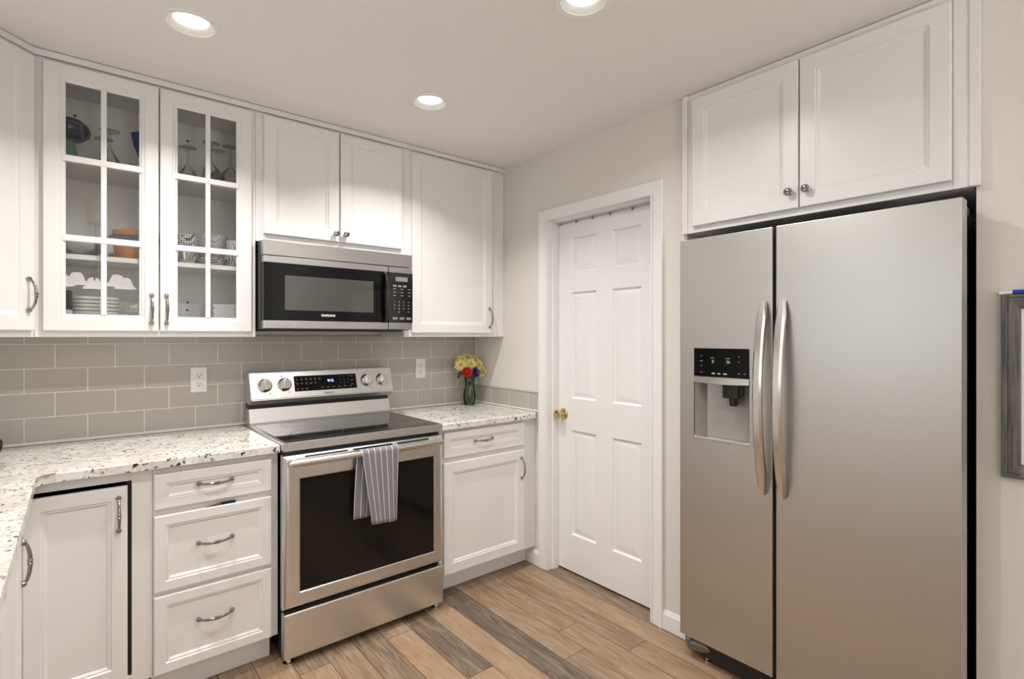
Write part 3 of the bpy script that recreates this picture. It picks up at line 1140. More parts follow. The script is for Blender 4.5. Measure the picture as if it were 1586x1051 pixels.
# backguard: lower step, dark slot, leaning console
def slab(b, pf, xa, xb, bev=0.0, mi=0):
    a = ring(b, [(xa, y, z) for y, z in pf]); c = ring(b, [(xb, y, z) for y, z in pf])
    fs = bridge(b, a, c, mi) + [cap(b, a, mi), cap(b, c, mi)]
    if bev:
        bmesh.ops.bevel(b, geom=list({e for f in fs for e in f.edges}), offset=bev, segments=2, affect='EDGES')


bm = NB()
slab(bm, [(-.030, .9245), (-.126, .9245), (-.126, .9300), (-.116, .9330), (-.101, 1.0010), (-.030, 1.0010)], RX0 + .004, RX1 - .004, .0015)
obj('backguard', bm, M['steel'], t)
bm = NB()
box(bm, RX0 + .006, RX1 - .006, -.092, -.030, 1.0005, 1.030, 0)
obj('vent_slot', bm, M['black'], t)
bm = NB()
slab(bm, [(-.020, 1.030), (-.112, 1.0225), (-.152, 1.0500), (-.108, 1.1845), (-.020, 1.1845)], RX0 + .003, RX1 + .001, .004)
con = obj('console', bm, M['steel'], t)
CA = math.atan2(.044, .1345)
CN = Matrix.Rotation(-CA, 4, 'X')      # tilts things facing -y back with the console


def on_console(x, z, off=0.0):
    y = -.152 + (z - 1.050) / .1345 * .044
    return Vector((x, y, z)) + CN.to_3x3() @ Vector((0, -off, 0))


M_AX = CN.to_3x3() @ Matrix.Rotation(PI / 2, 3, 'X')
for kx in (-1.3964, -1.3020, -.8585, -.7660):
    bm = NB()
    lathe(bm, [(.0315, 0), (.0315, .003), (.0285, .005), (.0275, .018), (.0255, .020), (0, .0205)], on_console(kx, 1.1190), None, 32, mat=M_AX)
    P0 = on_console(kx, 1.1190, .020)
    b2 = NB()
    box(b2, -.0085, .0085, -.011, .001, -.0265, .0265, .0025)
    b2.transform(Matrix.Translation(P0) @ CN @ Matrix.Rotation(math.radians(8), 4, 'Y'))
    me_ = bpy.data.meshes.new('tmp'); b2.to_mesh(me_); b2.free(); bm.from_mesh(me_); bpy.data.meshes.remove(me_)
    kb = obj('control_knob', bm, M['chrome'], con)
    bm = NB()
    lathe(bm, [(.0345, .0002), (.0345, .0012), (.0316, .0012)], on_console(kx, 1.1190), None, 32, mat=M_AX)
    obj('bezel', bm, M['black'], kb)
# control display
bm = NB()
p = [on_console(-1.2545, 1.1580, .0015), on_console(-.9190, 1.1580, .0015), on_console(-.9190, 1.0800, .0015), on_console(-1.2545, 1.0800, .0015)]
q = [v + CN.to_3x3() @ Vector((0, .002, 0)) for v in p]
a = ring(bm, p); b = ring(bm, q); bridge(bm, a, b); cap(bm, a); cap(bm, b)
disp = obj('display', bm, M['blackglass'], con)
text('clock_digits', '9:12', .019, on_console(-1.0640, 1.1270, .0018), M['blueled'], disp, CN, .0002, .0004)
bm = NB()
rnd = random.Random(3)


PEND = []


def marks(b, x, z, w, h, where):
    m = NB()
    cap(m, ring(m, [where(x - w / 2, z - h / 2), where(x + w / 2, z - h / 2), where(x + w / 2, z + h / 2), where(x - w / 2, z + h / 2)]))
    PEND.append(m)


def flush(name, mat, parent):
    for m in PEND: obj(name, m, mat, parent)
    PEND.clear()


wh = lambda x, z: on_console(x, z, .0019)
for row, zz in enumerate((1.143, 1.122, 1.094)):
    for k in range((6, 5, 3)[row]):
        for s_ in (0, 1): marks(bm, -1.240 + k * .0235, zz - s_ * .006, .0125 * rnd.uniform(.6, 1), .0022, wh)
for k in range(6): marks(bm, -1.112 + k * .031, 1.0935 + (0 if k else 0), .013, .003, wh)
for k in range(3): marks(bm, -.945, 1.146 - k * .022, .014, .003, wh)
flush('key_legend', M['printdim'], disp)
digs = [['1', '2', '3'], ['4', '5', '6'], ['7', '8', '9'], ['', '0', '']]
bm_done = 0
for r_, row in enumerate(digs):
    for c_, ch in enumerate(row):
        if ch: text('key_digit', ch, .010, on_console(-1.009 + c_ * .0215, 1.1470 - r_ * .0175, .0018), M['printdim'], disp, CN, .0001)
text('logo', 'SAMSUNG', .0115, on_console(-1.0780, 1.0640, .0008), M['logodark'], con, CN, .0003, .0002)
# little burner marks round the knobs
for kx in (-1.3964, -1.3020, -.8585, -.7660):
    for dz in (.040, -.040):
        bm = NB()
        cap(bm, ring(bm, [on_console(kx + (.02 if dz < 0 else -.012) + a0, 1.1190 + dz + b0, .0004) for a0, b0 in ((-.003, -.003), (.003, -.003), (.003, .003), (-.003, .003))]))
        obj('burner_mark', bm, M['logodark'], con)

# oven door
OY = -.700
bm = NB()
DX0, DX1, OZ0, OZ1 = RX0 - .004, RX1 - .002, .2345, .8720
wx0, wx1, wz0, wz1 = -1.4085, -.7565, .2965, .7745
yb = -.658
# front plate with rounded outer edge and a bevelled window opening
rs = [rect_ring(bm, DX0, DX1, OZ0, OZ1, 0, yb), rect_ring(bm, DX0, DX1, OZ0, OZ1, 0, OY + .020), rect_ring(bm, DX0, DX1, OZ0, OZ1, .002, OY + .012),
      rect_ring(bm, DX0, DX1, OZ0, OZ1, .007, OY + .0060), rect_ring(bm, DX0, DX1, OZ0, OZ1, .015, OY + .0022), rect_ring(bm, DX0, DX1, OZ0, OZ1, .026, OY)]
rs.append(ring(bm, [(wx0, OY, wz0), (wx1, OY, wz0), (wx1, OY, wz1), (wx0, OY, wz1)]))
rs.append(ring(bm, [(wx0 + .004, OY + .004, wz0 + .004), (wx1 - .004, OY + .004, wz0 + .004), (wx1 - .004, OY + .004, wz1 - .004), (wx0 + .004, OY + .004, wz1 - .004)]))
for a, b in zip(rs, rs[1:]): bridge(bm, a, b)
cap(bm, list(reversed(rs[0])))
od = obj('oven_door', bm, M['steel'], t, ang=30)
bm = NB()
box(bm, wx0 + .002, wx1 - .002, OY + .0030, OY + .012, wz0 + .002, wz1 - .002, .0008)
obj('window', bm, M['ovenglass'], od)
bm = NB()
HZ, HY = .8480, -.740
tube(bm, [(-1.4590, HY + .002, HZ), (-1.4560, HY, HZ), (-1.08, HY - .004, HZ), (-.7380, HY, HZ), (-.7350, HY + .002, HZ)], [.011, .0145, .0150, .0145, .011], 20)
for hx in (-1.435, -.758):
    tube(bm, [(hx, OY + .002, HZ), (hx, HY + .004, HZ)], .010, 14)
obj('handle', bm, M['bar'], od)
for a, b in ((-1.385, -1.20), (-1.175, -.985), (-.96, -.79)):
    bm = NB(); box(bm, a, b, OY - .0006, OY + .004, .8590, .8655, .0004)
    obj('vent', bm, M['black'], od)
# storage drawer
bm = NB()
box(bm, DX0 + .002, DX1, OY + .001, -.658, .0310, .2180, .007, 3)
obj('drawer', bm, M['steel'], t, ang=40)
for fx in (-1.4450, -.7350):
    bm = NB()
    lathe(bm, [(.020, 0), (.022, .004), (.022, .012), (.010, .014), (.009, .036), (0, .036)], (fx, -.675, 0), 'z', 20)
    obj('foot', bm, M['chrome'], t)
for fx in (-1.43, -.74):
    bm = NB()
    lathe(bm, [(.018, 0), (.018, .010), (.009, .012), (.009, .036), (0, .036)], (fx, -.09, 0), 'z', 16)
    obj('foot', bm, M['black'], t)

# striped towel folded over the oven handle
bm = NB()
uvl = bm.loops.layers.uv.new('UVMap')


def towel_sheet(xs_top, xs_bot, zbot_f, zbot_b, u0, fold, inner):
    nu, rows_ = 26, []
    R_ = .0175 - inner
    zc, yc = HZ, HY - .003
    path = []
    for k in range(20):
        path.append(('f', k / 20))
    for k in range(9):
        path.append(('a', k / 8))
    for k in range(1, 15):
        path.append(('b', k / 14))
    for kind, s in path:
        row = []
        for i in range(nu + 1):
            w = i / nu
            if kind == 'f':
                h = 1 - s
                z = zbot_f + (w - .5) * -.010 + (zc - zbot_f) * s
                x = (xs_top[0] * s + xs_bot[0] * h) * (1 - w) + (xs_top[1] * s + xs_bot[1] * h) * w
                y = yc - R_ - fold * h * (.5 + .5 * math.sin(w * 9.0 + .4 + s * 1.2)) - .006 * h * math.sin(w * 3.1)
                if w > .70: y += .016 * h * (w - .70) / .3
            elif kind == 'a':
                a = PI * s
                z = zc + R_ * math.sin(a)
                y = yc - R_ * math.cos(a)
                x = xs_top[0] * (1 - w) + xs_top[1] * w
            else:
                z = zc - (zc - zbot_b) * s
                x = (xs_top[0] - .026 * s ** .4) * (1 - w) + (xs_top[1] - .03 * s) * w
                y = yc + R_ - .004 * s * math.sin(w * 8) - .002 * s
            row.append((bm.verts.new((x, y, z)), (u0 + w * (xs_top[1] - xs_top[0]), z)))
        rows_.append(row)
    for r0, r1 in zip(rows_, rows_[1:]):
        for i in range(nu):
            q4 = (r0[i], r0[i + 1], r1[i + 1], r1[i])
            f = bm.faces.new([v for v, _ in q4])
            for lp, (_, uv) in zip(f.loops, q4): lp[uvl].uv = uv


towel_sheet((-1.1600, -.9840), (-1.1180, -.9890), .529, .560, 0.0003, .010, 0)
tw = obj('hand_towel', bm, M['towel'], None, ang=60, origin=(-1.075, HY, HZ))
md = tw.modifiers.new('thickness', 'SOLIDIFY'); md.thickness = .0035; md.offset = 0
tag(tw, 'grey hand towel with white stripes folded over the oven door handle', 'towel')

# ------------------------------------------------------------------ microwave
MX0, MX1, MY = -1.4765, -.7195, -.407
t = thing('microwave', 'stainless steel over-the-range microwave with black glass door', 'microwave', (-1.1, -.2, 1.402))
bm = NB()
box(bm, MX0, MX1 - .002, -.368, -.010, 1.400, 1.8080, .002)
obj('body', bm, M['black'], t)
bm = NB(); box(bm, MX0 + .001, MX1 - .001, MY, -.368, 1.7385, 1.8065, .002); obj('vent_grille', bm, M['mwsteel'], t)
MS = -.8615
bm = NB()
box(bm, MX0 + .002, MS, MY + .001, -.368, 1.7055, 1.7355, .0015)
box(bm, MX0 + .002, MS, MY + .001, -.368, 1.4020, 1.4405, .0035)
md_ = obj('door', bm, M['mwsteel'], t)
bm = NB(); box(bm, MX0 + .003, MS, MY, -.368, 1.4400, 1.7060, .002); obj('door_glass', bm, M['blackglass'], md_)
bm = NB(); box(bm, -1.3820, -.9440, MY - .0004, MY + .002, 1.4890, 1.6500, .0002); obj('window', bm, M['mwin'], md_)
bm = NB()
tube(bm, [(-.8790, MY, 1.6960), (-.8800, MY - .018, 1.6900), (-.8800, MY - .030, 1.640), (-.8800, MY - .034, 1.570), (-.8800, MY - .030, 1.505), (-.8790, MY - .018, 1.452), (-.8780, MY, 1.4470)],
     [.010, .0115, .0125, .013, .0125, .0115, .010], 14)
obj('handle', bm, M['blackgloss'], md_)
text('logo', 'SAMSUNG', .0150, (-1.1790, MY - .0003, 1.4675), M['logo'], md_, '-y', .0003, .0003)
for za, zb, bv in ((1.7055, 1.7355, .0015), (1.4020, 1.4405, .0035)):
    bm = NB(); box(bm, MS + .004, MX1, MY + .001, -.368, za, zb, bv)
    obj('control_frame', bm, M['mwsteel'], t)
bm = NB(); box(bm, MS + .004, MX1 + .002, MY - .001, -.368, 1.4400, 1.7060, .002); cp = obj('control_panel', bm, M['blackgloss'], t)
bm = NB(); box(bm, -.8190, -.7480, MY - .0016, MY, 1.6600, 1.6830, .0003); obj('lcd', bm, M['lcd'], cp)
bm = NB()
wm = lambda x, z: Vector((x, MY - .0013, z))
for k in range(3): marks(bm, -.824 + k * .029, 1.6350, .021, .010, wm)
for r_ in range(3):
    for k in range(3): marks(bm, -.826 + k * .0435, 1.6190 - r_ * .0175, .016, .0042, wm)
for k in range(3): marks(bm, -.822 + k * .040, 1.4620, .028, .012, wm)
for r_ in range(4): marks(bm, -.7430, 1.5500 - r_ * .0175, .012, .0035, wm)
flush('key_legend', M['printdim'], cp)
for r_, row in enumerate(digs):
    for c_, ch in enumerate(row):
        if ch: text('key_digit', ch, .0115, (-.826 + c_ * .027, MY - .0014, 1.5500 - r_ * .0180), M['print'], cp, '-y', .0001)
bm = NB(); box(bm, MX0 + .03, MX1 - .05, -.385, -.06, 1.3920, 1.4010, .001); obj('grease_filter', bm, M['slot'], t)

# ------------------------------------------------------------------ side-by-side refrigerator
FX = -.140
FY0, FYS, FY1, FZ0, FZ1 = -1.6830, -2.0715, -2.6120, .1020, 1.7730
t = thing('refrigerator', 'stainless steel side-by-side refrigerator with water dispenser in its left door', 'refrigerator', (.27, -2.15, 0), -PI / 2)


def fl(bm_):   # build in the world frame, stored in the thing's own
    return bm_


bm = NB(); box(bm, -.050, .62, FY1 + .012, FY0 - .012, .045, 1.745, .003); obj('body', bm, M['black'], t)
DTK = .066
# dispenser opening
HY0, HY1, HZ0, HZ1 = -1.7500, -1.9850, .9480, 1.3180
bm = NB()


def fr(i, x): return ring(bm, [(x, FY0 - i, FZ0 + i), (x, FYS + i, FZ0 + i), (x, FYS + i, FZ1 - i), (x, FY0 - i, FZ1 - i)])


def hole(x): return ring(bm, [(x, HY0, HZ0), (x, HY1, HZ0), (x, HY1, HZ1), (x, HY0, HZ1)])


rs = [fr(0, FX + DTK), fr(0, FX + .004), fr(.0010, FX + .0012), fr(.0035, FX), hole(FX), hole(FX + .062)]
for a, b in zip(rs, rs[1:]): bridge(bm, a, b)
cap(bm, list(reversed(rs[0])))
cap(bm, rs[-1])
ldoor = obj('door', bm, M['fridge'], t, ang=30)
bm = NB()
a1 = FYS - .0120


def fr2(i, x): return ring(bm, [(x, a1 - i, FZ0 + i), (x, FY1 + i, FZ0 + i), (x, FY1 + i, FZ1 - i), (x, a1 - i, FZ1 - i)])


rs = [fr2(0, FX + DTK), fr2(0, FX + .004), fr2(.0010, FX + .0012), fr2(.0035, FX)]
for a, b in zip(rs, rs[1:]): bridge(bm, a, b)
cap(bm, list(reversed(rs[0])))
cap(bm, rs[-1])
rdoor = obj('door', bm, M['fridge'], t, ang=30)
for dr, y0_, y1_ in ((ldoor, FY0, FYS), (rdoor, a1, FY1)):
    bm = NB(); box(bm, FX + DTK, -.050, y1_ + .012, y0_ - .012, FZ0 + .01, FZ1 - .012); obj('gasket', bm, M['black'], dr)
# bowed bar handles
for dr, hy in ((ldoor, -2.0435), (rdoor, -2.1130)):
    bm = NB()
    pts, n = [], 29
    prev = None
    for k in range(n):
        s_ = -1 + 2 * k / (n - 1)
        z = 1.138 + s_ * .360
        ox = .014 + .050 * (1 - abs(s_) ** 2.0)
        wd = .0165 * (1 - .45 * max(0, abs(s_) - .85) / .15)
        th = .009
        xc = FX - ox
        cur = ring(bm, [(xc + th + (ox - th if abs(s_) > .93 else 0), hy - wd, z), (xc - th * .2, hy - wd, z), (xc - th, hy - wd * .6, z), (xc - th, hy + wd * .6, z), (xc - th * .2, hy + wd, z),
                        (xc + th + (ox - th if abs(s_) > .93 else 0), hy + wd, z)])
        if prev: bridge(bm, prev, cur)
        else: cap(bm, list(reversed(cur)))
        prev = cur
    cap(bm, prev)
    obj('handle', bm, M['bar'], dr, ang=40)
# dispenser: display, lip, liner, spout, paddle, tray
bm = NB(); box(bm, FX - .001, FX + .03, HY1 + .0015, HY0 - .0015, 1.2030, 1.3165, .002); dpan = obj('dispenser_display', bm, M['blackglass'], ldoor)
bm = NB()
for yy in (-1.833, -1.8985):
    pass
text('temperature', '0', .017, (FX - .0014, -1.8350, 1.2640), M['greenled'], dpan, '-x', .0002)
text('temperature', '36', .017, (FX - .0014, -1.9000, 1.2640), M['greenled'], dpan, '-x', .0002)
wf = lambda y, z: Vector((FX - .0016, y, z))
for yy, zz, w in ((-1.784, 1.287, .006), (-1.784, 1.266, .012), (-1.784, 1.247, .006), (-1.784, 1.220, .010), (-1.944, 1.287, .006), (-1.944, 1.266, .006), (-1.944, 1.220, .010), (-1.966, 1.220, .008),
                  (-1.833, 1.279, .016), (-1.8985, 1.279, .018)):
    marks(bm, yy, zz, w, .0035, wf)
flush('key_legend', M['printdim'], dpan)
bm = NB()
for yy, w in ((-1.837, .014), (-1.861, .012), (-1.887, .016)): marks(bm, yy, 1.2165, w, .0045, wf)
flush('mode_legend', M['print'], dpan)
bm = NB()
pr_ = None
for k in range(11):
    w = k / 10
    y = HY0 - .001 + (HY1 - HY0 + .002) * w
    dip = .010 * math.sin(PI * w)
    cur = ring(bm, [(FX + .03, y, 1.2020), (FX - .0035 - .004 * math.sin(PI * w), y, 1.2020), (FX - .0035 - .004 * math.sin(PI * w), y, 1.1780 - dip * .4), (FX + .03, y, 1.1780 - dip * .4)])
    if pr_: bridge(bm, pr_, cur)
    else: cap(bm, cur)
    pr_ = cur
cap(bm, pr_)
obj('dispenser_lip', bm, M['bar'], ldoor)
bm = NB()
# curved liner of the niche
ws = []
for k in range(9):
    w = k / 8
    y = HY0 - .002 + (HY1 - HY0 + .004) * w
    dpt = .058 * min(1, math.sin(PI * min(max(w, .0), 1)) * 2.2 + .05)
    ws.append((ring(bm, [(FX + dpt, y, .9500), (FX + dpt + .0005, y, 1.1900)])))
for a, b in zip(ws, ws[1:]): bm.faces.new((a[0], b[0], b[1], a[1]))
obj('niche_liner', bm, M['niche'], ldoor)
bm = NB(); box(bm, FX + .012, FX + .050, -1.935, -1.868, 1.118, 1.186, .006); lathe(bm, [(.017, 0), (.015, -.028), (.010, -.030), (0, -.030)], (FX + .030, -1.905, 1.118), 'z', 18)
obj('spout', bm, M['blackgloss'], ldoor)
bm = NB(); box(bm, FX + .034, FX + .040, -1.938, -1.875, 1.086, 1.150, .002); obj('paddle', bm, M['clear'], ldoor)
bm = NB()
box(bm, FX - .003, FX + .058, HY1 - .003, HY1 + .006, .945, .957, .002)
box(bm, FX - .003, FX + .058, HY0 - .006, HY0 + .003, .945, .957, .002)
box(bm, FX - .005, FX + .004, HY1, HY0, .945, .955, .003)
box(bm, FX, FX + .058, HY1, HY0, .944, .9495, .001)
obj('drip_tray', bm, M['chrome'], ldoor)
# hinge covers on top, kick grille and roller feet
for y in (FY0 - .05, FY1 + .045):
    bm = NB(); box(bm, FX + .012, .03, y - .035, y + .035, 1.740, 1.7700, .008, 3); obj('hinge_cover', bm, M['grey_side'], t)
bm = NB()
box(bm, -.105, -.045, FY1 + .010, FY0 - .095, .022, .088, .008)
obj('kick_grille', bm, M['black'], t)
for yc_, s_ in ((FY0 - .055, 1), (FY1 + .060, -1)):
    bm = NB()
    n = 12
    pr_ = None
    for k in range(n + 1):
        w = k / n
        y = yc_ + .052 - w * .150 if s_ > 0 else yc_ - .052 + w * .150
        r_ = .036 * (1 - .55 * w ** 1.4) * (1 - .55 * (1 - min(1, w / .12)))
        cur = ring(bm, [(-.080 + math.cos(2 * PI * q / 14) * r_ * 1.15, y, .052 + .012 * w + math.sin(2 * PI * q / 14) * r_) for q in range(14)])
        if pr_: bridge(bm, pr_, cur)
        else: cap(bm, cur)
        pr_ = cur
    cap(bm, pr_)
    obj('foot_cover', bm, M['footgrey'], t)
    bm = NB(); lathe(bm, [(.014, 0), (.016, .003), (.016, .010), (.008, .012), (.008, .030), (0, .030)], (-.085, yc_ - .04 * s_, 0), 'z', 16)
    obj('levelling_foot', bm, M['chrome'], t)

# ------------------------------------------------------------------ outlets
def outlet(x, z, label):
    t = thing('power_outlet', label, 'outlet', (x, -.0095, z), 0, 'white duplex outlets on the backsplash')
    b = NB(); box(b, -.0360, .0360, -.006, 0, -.0610, .0610, .003, 3); pl = obj('cover_plate', b, M['white'], t, local=True)
    for dz in (.0205, -.0205):
        b = NB()
        lathe(b, [(.0168, .004), (.0168, .0066), (.0155, .0075), (0, .0075)], (0, 0, dz), '-y', 28)
        s = obj('socket', b, M['white'], t, local=True)
        b = NB()
        box(b, -.0075, -.0050, -.0080, -.0070, dz - .001, dz + .0075)
        box(b, .0050, .0075, -.0080, -.0070, dz - .001, dz + .0065)
        lathe(b, [(.0028, .0070), (.0028, .0080), (0, .0080)], (0, 0, dz - .008), '-y', 12)
        obj('slots', b, M['slot'], s, local=True)
    b = NB(); lathe(b, [(.003, .005), (.003, .0068), (0, .007)], (0, 0, 0), '-y', 12); obj('screw', b, M['white'], t, local=True)


outlet(-1.6680, 1.1555, 'white duplex outlet on the tile left of the range')
outlet(-.4440, 1.1635, 'white duplex outlet on the tile between range and flower vase')

# ------------------------------------------------------------------ flowers in a vase
VX, VY, VZ = -.124, -.098, .9145
t = thing('vase', 'slim waisted clear glass vase full of green stems in the counter corner', 'vase', (VX, VY, VZ))
bm = NB()
lathe(bm, [(0, .004), (.030, .004), (.034, .012), (.040, .040), (.0405, .062), (.036, .090), (.0275, .120), (.0255, .145), (.029, .170), (.0345, .186), (.0365, .186), (.031, .168), (.0275, .145),
           (.0295, .120), (.038, .090), (.0425, .062), (.042, .040), (.036, .010), (.033, 0), (0, 0)], (VX, VY, VZ), 'z', 32)
obj('glass_body', bm, M['vaseglass'], t)


def stem_pts(head, foot, neck):
    a, b, c = Vector(foot), Vector(neck), Vector(head)
    return [a, a.lerp(b, .5), b, b.lerp(c, .5) + Vector((0, 0, .006)), c]


def flower(name, label, head, foot, group, kind, size, tilt, seed):
    H = Vector(head)
    t = thing(name, label, 'flower', head, 0, group)
    rd = random.Random(seed)
    neck = Vector((VX + (foot[0] - VX) * -.5 + (H.x - VX) * .12, VY + (H.y - VY) * .12, VZ + .165))
    b = NB(); tube(b, stem_pts(H, foot, neck), .0026, 8)
    obj('stem', b, M['stem'], t)
    ax = Vector(tilt).normalized()
    rot = Vector((0, 0, 1)).rotation_difference(ax).to_matrix().to_4x4()
    T = Matrix.Translation(H) @ rot
    if kind == 'daisy':
        b = NB()
        for layer, (npet, ln, el) in enumerate(((15, 1.0, .02), (12, .80, .38), (8, .50, .85))):
            for k in range(npet):
                a = 2 * PI * (k + layer * .5) / npet + rd.uniform(-.08, .08)
                l = size * ln * rd.uniform(.88, 1.08)
                e = el + rd.uniform(-.12, .12)
                w = size * .20
                prev = None
                for s, ww, dz in ((.12, .45, 0), (.45, 1, .06), (.8, .95, .02), (1, .35, -.06)):
                    rr = l * s * math.cos(e); zz = l * s * math.sin(e) + dz * size
                    c = Vector((rr * math.cos(a), rr * math.sin(a), zz)); sd = Vector((-math.sin(a), math.cos(a), 0)) * w * ww * .5
                    cur = [b.verts.new(c - sd), b.verts.new(c + Vector((0, 0, -w * .12))), b.verts.new(c + sd)]
                    if prev:
                        b.faces.new((prev[0], prev[1], cur[1], cur[0])); b.faces.new((prev[1], prev[2], cur[2], cur[1]))
                    prev = cur
        b.transform(T); obj('petals', b, M['petal_y'], t, ang=80)
        b = NB(); ball(b, (0, 0, size * .20), size * .22, 12, sc=(1, 1, .6)); b.transform(T); obj('flower_centre', b, M['centre'], t)
    else:
        b = NB()
        for layer in range(5):
            npet = 7 - layer
            for k in range(npet):
                a = 2 * PI * (k + layer * .37) / npet
                e = .25 + layer * .27
                l = size * (1 - layer * .10)
                prev = None
                for s, ww in ((.05, .3), (.4, .9), (.75, 1.0), (1, .6)):
                    rr = l * s * math.cos(e); zz = l * s * math.sin(e) - layer * .004
                    c = Vector((rr * math.cos(a), rr * math.sin(a), zz)); sd = Vector((-math.sin(a), math.cos(a), 0)) * size * .42 * ww
                    cur = [b.verts.new(c - sd), b.verts.new(c + Vector((0, 0, -size * .07))), b.verts.new(c + sd)]
                    if prev:
                        b.faces.new((prev[0], prev[1], cur[1], cur[0])); b.faces.new((prev[1], prev[2], cur[2], cur[1]))
                    prev = cur
        b.transform(T); obj('petals', b, M[kind], t, ang=80)


G1 = 'yellow daisies in the glass vase'
for lb, hd, sz, tl in (
        ('leftmost yellow daisy of the bouquet, above the red flower', (-.212, -.125, 1.182), .046, (-.55, -.8, .30)),
        ('yellow daisy at the top left of the bouquet', (-.182, -.092, 1.212), .047, (-.25, -.7, .7)),
        ('yellow daisy at the very top centre of the bouquet', (-.134, -.085, 1.222), .046, (0, -.65, .8)),
        ('yellow daisy in the middle of the bouquet, above the purple flower', (-.140, -.135, 1.188), .045, (-.1, -.95, .3)),
        ('yellow daisy at the top right of the bouquet', (-.083, -.095, 1.210), .047, (.25, -.75, .65)),
        ('yellow daisy right of the middle one, just under the top right daisy', (-.076, -.140, 1.178), .042, (.3, -.95, .15)),
        ('rightmost yellow daisy, drooping beside the vase rim', (-.034, -.110, 1.168), .046, (.65, -.75, .05)),
        ('lowest yellow daisy at right, hanging below the others', (-.046, -.140, 1.128), .043, (.4, -.85, -.35))):
    k_ = len([o for o in bpy.data.objects if o.name.startswith('yellow_daisy')])
    an = k_ * 2.4
    flower('yellow_daisy', lb, hd, (VX + .018 * math.cos(an), VY + .018 * math.sin(an), VZ + .012), G1, 'daisy', sz, tl, k_ + 1)
flower('red_carnation', 'round red flower low at the left of the bouquet', (-.182, -.150, 1.138), (VX + .018, VY + .004, VZ + .012), 'cut flowers in the vase', 'petal_r', .035, (-.35, -.9, .15), 7)
flower('purple_flower', 'dark purple flower above the vase rim', (-.112, -.150, 1.132), (VX + .004, VY - .016, VZ + .012), 'cut flowers in the vase', 'petal_p', .036, (.25, -.9, .2), 8)


def leafspray(name, label, pts, leaves, mat):
    t = thing(name, label, 'foliage', pts[0])
    b = NB(); tube(b, pts, .0018, 6); obj('stem', b, M['stem'], t)
    for (p, dr, l, w) in leaves:
        b = NB()
        p = Vector(p); dr = Vector(dr).normalized(); sd = dr.cross(Vector((0.2, -1, .2))).normalized()
        prev = None
        for s, ww in ((0, .15), (.3, .8), (.6, 1), (.85, .6), (1, .08)):
            c = p + dr * l * s
            cur = [b.verts.new(c - sd * w * ww), b.verts.new(c + Vector((0, .004, 0))), b.verts.new(c + sd * w * ww)]
            if prev:
                b.faces.new((prev[0], prev[1], cur[1], cur[0])); b.faces.new((prev[1], prev[2], cur[2], cur[1]))
            prev = cur
        obj('leaf', b, mat, t, ang=80)


leafspray('leaf_sprig', 'dark maroon sprig sticking out left below the red flower', [(VX + .010, VY + .010, VZ + .02), (VX - .012, VY - .004, VZ + .165), (-.190, -.130, 1.118), (-.236, -.140, 1.116)],
          [((-.222, -.138, 1.117), (-1, 0, .5), .030, .008), ((-.226, -.140, 1.116), (-1, -.2, -.6), .032, .009), ((-.205, -.134, 1.118), (-.8, 0, 1), .036, .008)], M['maroon'])
leafspray('leaf_sprig', 'dark green leaves inside the vase neck, between the stems', [(VX, VY, VZ + .02), (VX + .004, VY - .006, VZ + .1), (VX - .002, VY - .010, VZ + .19)],
          [((VX, VY - .010, VZ + .07), (-.3, -.1, 1), .08, .012), ((VX + .006, VY - .008, VZ + .05), (.25, -.2, 1), .09, .012), ((VX - .010, VY, VZ + .02), (-.1, -.3, 1), .075, .012),
           ((VX + .012, VY - .004, VZ + .03), (.1, .1, 1), .06, .013), ((VX, VY - .014, VZ + .14), (-.2, -.3, 1), .06, .011), ((VX + .002, VY + .012, VZ + .02), (.0, .1, 1), .07, .014)], M['leaf'])

# ------------------------------------------------------------------ black handled pot at the far left of the counter
t = thing('lidded_pot', 'black loop handle of a pot peeking in at the left edge of the counter', 'pot', (-2.455, -.20, .9145))
bm = NB()
lathe(bm, [(0, .001), (.070, .001), (.078, .010), (.080, .085), (.083, .090), (.078, .092), (.074, .088), (.073, .012), (0, .010)], (-2.455, -.20, .9145), 'z', 32)
obj('body', bm, M['blackgloss'], t)
bm = NB()
lathe(bm, [(.080, .092), (.070, .100), (.030, .110), (.012, .112), (.010, .124), (.016, .132), (.010, .138), (0, .139)], (-2.455, -.20, .9145), 'z', 32)
obj('lid', bm, M['blackgloss'], t)
bm = NB()
tube(bm, [(-2.378, -.20, .990), (-2.356, -.203, .9835), (-2.346, -.205, .968), (-2.346, -.205, .950), (-2.352, -.203, .930), (-2.366, -.201, .921), (-2.378, -.20, .922)], [.006, .007, .0065, .0055, .006, .006, .006], 12)
obj('handle', bm, M['blackgloss'], t)

# ------------------------------------------------------------------ framed whiteboard with a marker on top
t = thing('whiteboard', 'small whiteboard in a grey wooden frame on the wall right of the refrigerator', 'whiteboard', (0, -2.98, .952))
BY0, BY1, BZ0, BZ1 = -2.6800, -3.28, .9520, 1.4890
bm = NB()
rs = []
for i, dpx in ((0, 0), (0, -.019), (.002, -.022), (.007, -.023), (.010, -.0195), (.014, -.0195), (.017, -.022), (.036, -.018), (.039, -.014), (.042, -.013), (.042, -.004)):
    rs.append(ring(bm, [(dpx, BY0 - i, BZ0 + i), (dpx, BY1 + i, BZ0 + i), (dpx, BY1 + i, BZ1 - i), (dpx, BY0 - i, BZ1 - i)]))
for a, b in zip(rs, rs[1:]): bridge(bm, a, b)
obj('frame', bm, M['wood'], t, ang=15)
bm = NB(); box(bm, -.008, -.001, BY1 + .040, BY0 - .040, BZ0 + .040, BZ1 - .040); obj('writing_surface', bm, M['board'], t)
t = thing('marker_pen', 'white dry-erase marker with blue cap lying on top of the whiteboard frame', 'marker', (-.012, -2.69, BZ1))
bm = NB()
